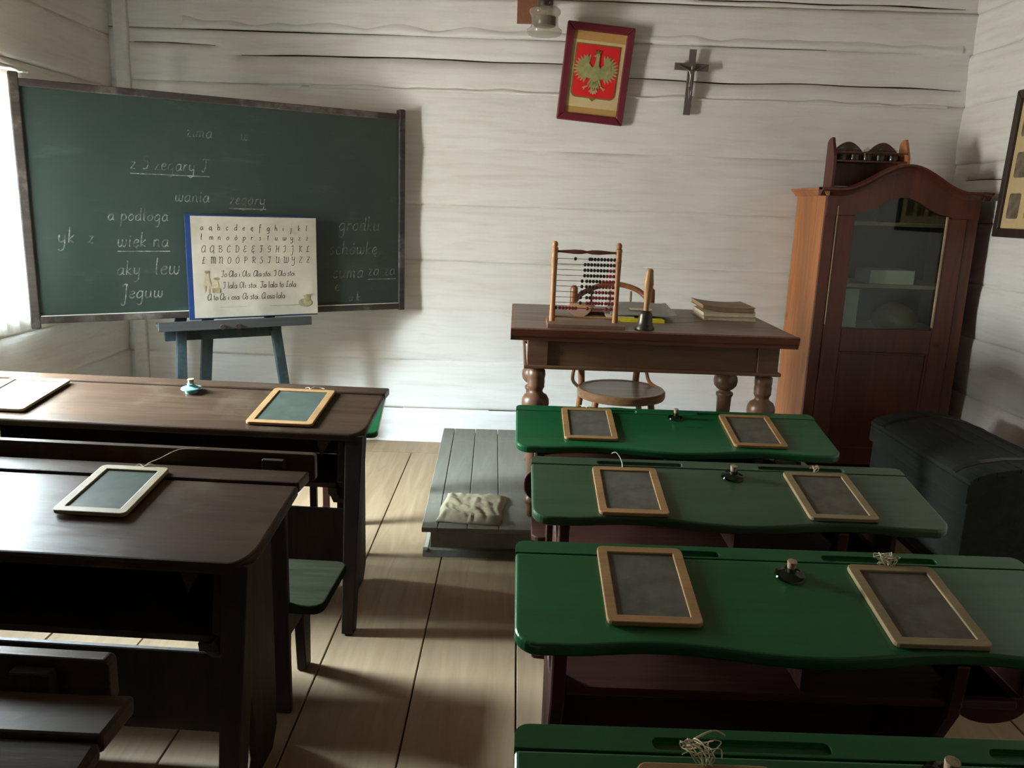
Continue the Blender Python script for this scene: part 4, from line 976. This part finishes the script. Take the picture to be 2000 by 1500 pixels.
# ------------------------------------------------------------------ green school desks
SL = math.tan(R_(10))
def desk_plane(zt, y): return zt + y*SL
def green_desk(name, label, loc, W=1.14, D=.345, zt=.70, top=GREEN, bench=True, rz=0):
    t = thing(name, label, 'school desk', loc, (0, 0, rz), group=None)
    TH = .026
    def slope(bm, zt=zt):
        for v in bm.verts: v.co.z += zt + v.co.y*SL
    # ledge strip with pen grooves
    bm = BM(); r = .022
    P = [(0, -.045), (W, -.045)] + [(W-r+r*math.cos(R_(a)), -r+r*math.sin(R_(a))) for a in range(0, 91, 15)] + [(r-r*math.sin(R_(a)), -r+r*math.cos(R_(a))) for a in range(0, 91, 15)]
    prism(bm, P, 'z', -TH, 0); le = obj('ledge', bm, top, t)
    cut = BM()
    for x0, x1 in ((.20, .46), (.69, .95)):
        prism(cut, rrect(x0, x1, -.040, -.018, .010, 4), 'z', -.008, .02)
    co = obj('cutter', cut, top); co.parent = t
    bpy.context.view_layer.update(); boolean(le, co)
    bm = BM(); bm.from_mesh(le.data); slope(bm); bm.to_mesh(le.data); bm.free()
    b = le.modifiers.new('bevel', 'BEVEL'); b.width = .003; b.segments = 2; b.limit_method = 'ANGLE'
    # desktop with rounded near corners and a cyma front edge
    rc = .05; P = [(W, -.0462)]; 
    P += [(W-rc+rc*math.cos(R_(a)), -D+rc-rc*math.sin(R_(a))) for a in range(0, 91, 12)]
    n = 36
    for i in range(1, n):
        x = W-rc - (W-2*rc)*i/n; u = x/W
        e = math.sin(PI*(x-rc)/(W-2*rc))
        P.append((x, -D + .004 - .013*math.cos(4*PI*u)*min(1, 3*e) - .004*e))
    P += [(rc-rc*math.sin(R_(a)), -D+rc-rc*math.cos(R_(a))) for a in range(0, 91, 12)]
    P += [(0, -.0462)]
    bm = BM(); prism(bm, P, 'z', -TH, 0); slope(bm); obj('desktop', bm, top, t, bevel=.007, seg=3)
    # end panels with the concave cut under the top
    px0, px1 = .075, W-.30
    z1 = lambda y: zt + y*SL - TH - .002
    def panel():
        P = [(-.02, z1(-.02)), (-.045, z1(-.045))]
        for k in range(13):
            a = PI*k/12; P.append((-.17+.122*math.cos(a), z1(-.17) - .0 - .135*math.sin(a)**.8 + (.02*math.cos(a))))
        P += [(-.315, z1(-.315)), (-.33, z1(-.33)), (-.32, .50), (-.30, .46), (-.27, .40), (-.30, .06), (-.62, .05), (-.62, 0), (-.02, 0), (-.02, .05), (-.05, .30)]
        return P
    for x in (px0, px1):
        bm = BM(); prism(bm, panel(), 'x', x, x+.028); obj('end_panel', bm, REDWOOD, t, bevel=.003, seg=1)
    obj('book_shelf', bx(px0+.028, W-.16, -.315, -.05, .515, .533), REDWOOD, t, bevel=.003, seg=1)
    obj('modesty_panel', bx(px0+.028, px1, -.06, -.042, .12, .60), REDWOOD, t, bevel=.003, seg=1)
    bm = BM(); prism(bm, [(-.06, .533), (-.30, .533), (-.30, z1(-.30)), (-.06, z1(-.06))], 'x', W/2-.008, W/2+.008); obj('divider', bm, REDWOOD, t)
    bm = BM(); prism(bm, [(W-.272, .515)] + [(W-.20-.072*math.cos(R_(a)), .515-.042*math.sin(R_(a))) for a in range(10, 171, 16)] + [(W-.128, .515), (W-.128, .60), (W-.145, .60), (W-.145, .533), (W-.272, .533)], 'y', -.30, -.06); obj('shelf_bracket', bm, REDWOOD, t, bevel=.003)
    bm = BM(); box(bm, px0+.028, px1, -.235, -.17, .09, .11); obj('foot_rest', bm, REDWOOD, t)
    if bench:
        bm = BM(); prism(bm, rrect(.06, W-.06, -.60, -.40, .03), 'z', .395, .415); obj('seat', bm, REDWOOD, t, bevel=.004)
        for x in (px0+.03, px1-.03):
            bm = BM(); prism(bm, [(-.43, .395), (-.57, .395), (-.585, .64), (-.615, .64), (-.62, .04), (-.40, .04)], 'x', x, x+.026); obj('bench_support', bm, REDWOOD, t, bevel=.003, seg=1)
        bm = BM(); prism(bm, [(x, z) for x, z in rrect(.028, W-.04, .545, .648, .045)], 'y', -.618, -.600); obj('backrest', bm, REDWOOD, t, bevel=.004)
    return t
GD = [('G1', (.019, 3.022, 0), 1.135, GREEN, 'bright green-topped double desk, nearest the teacher\'s table'),
      ('G2', (.066, 2.377, 0), 1.130, GREEN2, 'dull green-topped double desk, second from the teacher\'s table'),
      ('G3', (.021, 1.732, 0), 1.150, GREEN, 'green-topped double desk, third from the teacher\'s table'),
      ('G4', (.021, 1.063, 0), 1.145, GREEN, 'green-topped double desk cut off at the bottom right of the photo')]
for k, loc, W, m, lab in GD: green_desk('school_desk', lab, loc, W, top=m)
st = thing('side_stand', 'small low green-topped stand peeking out behind the dark desk nearest the blackboard', 'stand', (-.83, 3.09, 0), (0, 0, R_(4)))
bm = BM(); prism(bm, rrect(0, .30, 0, .42, .025), 'z', -.024, 0)
for v in bm.verts: v.co.z += .541 + v.co.y*SL
obj('stand_top', bm, GREEN, st, bevel=.006, seg=3)
for x in (.02, .13):
    for y in (.04, .35):
        bm = BM(); box(bm, x, x+.028, y, y+.028, 0, .541+y*SL-.026); obj('leg', bm, REDWOOD, st, bevel=.002)
obj('stretcher', bx(.048, .13, .36, .375, .15, .20), REDWOOD, st)

# ------------------------------------------------------------------ dark school desks (origin at right end of the back edge, extends to -x)
def dark_desk(label, loc, rz, W=1.58):
    zt = .74; t = thing('bench_desk', label, 'school desk', loc, (0, 0, rz))
    TH = .028; s2 = math.tan(R_(9)); LD = .092; D = .445
    bm = BM(); box(bm, -W, 0, -LD, 0, zt-TH, zt); obj('ledge', bm, DARK, t, bevel=.005)
    rc = .085
    P = [(-W, -LD-.001), (0, -LD-.001)] + [(-rc*.55+rc*.55*math.cos(R_(a)), -D+rc-rc*math.sin(R_(a))) for a in range(0, 91, 10)] + [(-W+rc-rc*math.sin(R_(a)), -D+rc-rc*math.cos(R_(a))) for a in range(0, 91, 10)]
    bm = BM(); prism(bm, P, 'z', -TH, 0)
    for v in bm.verts: v.co.z += zt - .006 + (v.co.y+LD)*s2
    obj('desktop', bm, DARK, t, bevel=.008, seg=3)
    ztop = lambda y: zt - .006 + (y+LD)*s2 - TH
    for x in (-.045, -W+.005):      # leaning tapered legs and inner side boards
        bm = BM(); beam(bm, (x+.013, -.535, 0), (x+.012, -.405, ztop(-.40)+.008), .040, .05, .058, .07, up=(0, 1, 0)); obj('leg', bm, DARKEND, t, bevel=.003)
    for x in (-.085, -W+.055):
        bm = BM(); prism(bm, [(-.10, ztop(-.10)-.004), (-.40, ztop(-.40)-.004), (-.425, .50), (-.39, .47), (-.385, .42), (-.30, .38), (-.24, .04), (-.26, 0), (-.14, 0), (-.10, .05)], 'x', x-.012, x+.012); obj('side_board', bm, DARKEND, t, bevel=.003, seg=1)
    for x in (-.097, -W+.067):
        bm = BM(); prism(bm, [(-.36, .478), (-.43, .478), (-.425, .455), (-.40, .44), (-.36, .40)], 'x', x-.03, x); obj('shelf_bracket', bm, DARKEND, t)
    obj('book_shelf', bx(-W+.07, -.10, -.425, -.10, .478, .495), DARKEND, t, bevel=.002)
    bm = BM(); prism(bm, [(-.175, .655), (-.115, .655), (-.155, .585)], 'y', -.405, -.39); obj('corner_block', bm, DARK, t)
    obj('shelf_back', bx(-W+.07, -.10, -.10, -.085, .495, .70), DARKEND, t)
    obj('modesty_panel', bx(-W+.07, -.10, -.190, -.172, .075, .306), DARKEND, t, bevel=.003, seg=1)
    # attached bench
    bm = BM(); prism(bm, rrect(-W+.02, .012, -.996, -.700, .035), 'z', .312, .340); obj('seat', bm, SEATW, t, bevel=.006, seg=3)
    bm = BM(); prism(bm, [(a, b) for a, b in rrect(-W+.03, -.006, .700, .775, .010)], 'y', -.977, -.952); obj('backrest_rail', bm, DARK, t, bevel=.003)
    for x in (-.145, -W+.10):
        bm = BM(); box(bm, x, x+.062, -1.000, -.978, .0, .762); obj('backrest_post', bm, DARKEND, t, bevel=.004)
        bm = BM(); prism(bm, [(-.72, .312), (-.985, .312), (-.985, 0), (-.93, 0), (-.91, .20), (-.80, .20), (-.78, 0), (-.73, 0)], 'x', x+.01, x+.04); obj('bench_support', bm, DARKEND, t, bevel=.003, seg=1)
    return t
DRZ = R_(-2.6)
dark_desk('dark-stained double desk nearest the blackboard, teal inkwell on its top', (-.474, 3.055, 0), DRZ)
dark_desk('dark-stained double desk in the middle of the left row, one pale slate on its top', (-.530, 2.045, 0), DRZ)
dark_desk('dark-stained desk cut off at the bottom left corner of the photo', (-.530, 1.040, 0), R_(-1))

# ------------------------------------------------------------------ slates
def slate(label, x, y, zt, ydesk, w_=.19, d=.262, rz=0, frame=SLATEW, panel=SLATE, string=None, slope=10, wide=.0225, zoff=0):
    s = math.tan(R_(slope)); z = zt + (y-ydesk)*s + .0006 + zoff
    t = thing('writing_slate', label, 'slate', (x, y, z), (R_(slope), 0, rz), group='wood-framed writing slates on the desks')
    bm = BM(); o = rrect(-w_/2, w_/2, -d/2, d/2, .014, 4); i = rrect(-w_/2+wide, w_/2-wide, -d/2+wide, d/2-wide, .0015, 4)
    ring_prism(bm, o, i, 0, .0105); obj('frame', bm, frame, t, bevel=.0022)
    obj('slate_panel', bx(-w_/2+wide-.003, w_/2-wide+.003, -d/2+wide-.003, d/2-wide+.003, .002, .0065), panel, t)
    if string:
        for k, (pts, r, m) in enumerate(string):
            bm = BM(); tube(bm, cr([(a, d/2+b, c) for a, b, c in pts], 6), r, 6); obj('string', bm, m, t, smooth=True)
    return t
def knot(seed, m=STRING, n=5, R=.012):
    rd = random.Random(seed); out = []
    for k in range(n):
        out.append(([(rd.uniform(-R, R)*.4, -.006, .008)] + [(rd.uniform(-R, R)*1.6, rd.uniform(0, R*1.8), .010+rd.uniform(0, R*1.2)) for _ in range(4)], .0008, m))
    return out
slate('orange-framed slate at the left on the desk nearest the teacher\'s table', .286, 2.862, .70, 3.022, string=[([(.0, -.005, .01), (-.005, .012, .014), (-.012, .02, .008), (-.022, .03, .006)], .0012, STRING), ([(.0, -.005, .01), (.012, .012, .012), (.02, .016, .006)], .001, STRING)])
slate('orange-framed slate at the right on the desk nearest the teacher\'s table', .880, 2.848, .70, 3.022)
slate('slate with white string loop at the left on the second green desk', .342, 2.178, .70, 2.377, string=[([(-.004, -.004, .010), (-.008, .012, .026), (-.022, .028, .042), (-.036, .032, .036)], [.0022, .0018] + [.0013]*17, WSTRING)])
slate('slate with frayed hemp tied at its top, right side of the second green desk', .912, 2.186, .70, 2.377, frame=SLATEP, string=knot(3))
slate('slate with no string at the left on the third green desk', .298, 1.577, .70, 1.732)
slate('slate with thick hemp knot at the right on the third green desk', .847, 1.540, .70, 1.732, string=knot(5, n=9, R=.016), frame=SLATEP)
slate('slate with frayed hemp knot at the very bottom edge of the photo', .286, .862, .70, 1.063, string=knot(9, n=9, R=.02) + [([(.01, -.004, .01), (-.004, .02, .02), (-.02, .03, .012), (.02, .05, .02), (.04, .048, .014)], .0016, STRING)])
slate('large honey-framed slate at the right on the desk nearest the blackboard', -.785, 2.815, .734, 2.963, .232, .315, DRZ, SLATEW, SLATEG, slope=9, wide=.025, string=[([(.02, -.004, .01), (.03, .012, .014), (.05, .018, .010), (.07, .012, .008)], .0012, STRING), ([(.02, -.004, .01), (.01, .010, .012), (-.004, .012, .008)], .0012, STRING)])
slate('glare-whitened slate at the far left edge on the desk nearest the blackboard', -1.80, 2.86, .738, 3.02, .232, .29, R_(-4), SLATEP, SLATEG, slope=9, wide=.025)
slate('pale-framed slate with string on the middle dark desk', -.975, 1.890, .736, 1.965, .178, .235, DRZ, SLATEP, SLATEG, slope=9, string=[([(.02, -.004, .01), (.03, .010, .016), (.05, .030, .020), (.09, .055, .035), (.14, .07, .035)], .0009, STRING), ([(.02, -.004, .01), (.035, .006, .014), (.05, .004, .008)], .0013, STRING), ([(.02, -.004, .01), (.005, .006, .012), (-.004, .002, .008)], .0013, STRING)])

# ------------------------------------------------------------------ inkwells
def inkwell(label, x, y, z, g=DGLASS, s=1, slope=10):
    t = thing('inkwell', label, 'inkwell', (x, y, z), (R_(slope), 0, 0), group='corked glass inkwells in the desk tops')
    bm = BM(); lathe(bm, [(.020*s, -.018), (.022*s, .0), (.031*s, .0004), (.033*s, .002), (.031*s, .0055), (.022*s, .0075), (.0125*s, .013), (.0115*s, .019), (.013*s, .021), (.009*s, .022)], 28); obj('glass_body', bm, g, t, smooth=True)
    bm = BM(); lathe(bm, [(.007*s, .010), (.0085*s, .022), (.0105*s, .036), (.010*s, .038), (.0001, .0385)], 14); obj('cork', bm, CORK, t, smooth=True)
    bm = BM(); lathe(bm, [(.018*s, -.016), (.018*s, -.001), (.0001, -.001)], 14); obj('ink', bm, INK, t)
    return t
inkwell('corked dark glass inkwell on the green desk nearest the teacher\'s table', .618, 2.946, .70-.076*SL, s=.85)
inkwell('corked dark glass inkwell on the second green desk', .662, 2.285, .70-.092*SL)
inkwell('corked dark glass inkwell on the third green desk', .618, 1.632, .70-.100*SL)
inkwell('corked dark inkwell at the bottom right edge of the photo', .624, .985, .70-.078*SL)
inkwell('teal glass inkwell with cork on the dark desk nearest the blackboard', -1.197, 2.94, .738, TEAL, 1.15, slope=4)

# ------------------------------------------------------------------ cloth on the podium
bm = BM(); nx, ny = 40, 44; V = []
for i in range(nx+1):
    row = []
    for j in range(ny+1):
        u, v = i/nx, j/ny
        x = (u-.5)*.27 + .010*noise.noise(Vector((v*3, 1, 0))) + .012*(v-.5)*0; y = (v-.5)*.34 + .010*noise.noise(Vector((u*3, 5, 0)))
        e = min(u, 1-u, v, 1-v)
        h = .010 + .024*max(0, noise.noise(Vector((u*3.2+1, v*3.0, 2)))) + .010*abs(noise.noise(Vector((u*7, v*6+u*4, 9)))) + .014*(u > .5)*(1-v)*abs(math.sin(u*16+v*4))
        h *= min(1, e*14)*.85 + .15
        row.append((x, y, h))
    V.append(row)
T = [[bm.verts.new((x, y, h+.003)) for x, y, h in r] for r in V]; B = [[bm.verts.new((x, y, max(0, h-.012)*.3)) for x, y, h in r] for r in V]
for i in range(nx):
    for j in range(ny):
        bm.faces.new((T[i][j], T[i+1][j], T[i+1][j+1], T[i][j+1])); bm.faces.new((B[i][j], B[i][j+1], B[i+1][j+1], B[i+1][j]))
for i in range(nx):
    for j in (0, ny): bm.faces.new((T[i][j], T[i+1][j], B[i+1][j], B[i][j]))
for j in range(ny):
    for i in (0, nx): bm.faces.new((T[i][j], T[i][j+1], B[i][j+1], B[i][j]))
tag(obj('folded_cloth', bm, CLOTH, smooth=True, ang=80, loc=(-.155, 3.345, .1405), rot=(0, 0, R_(-4))), 'rumpled folded beige cloth lying on the podium corner', 'cloth')
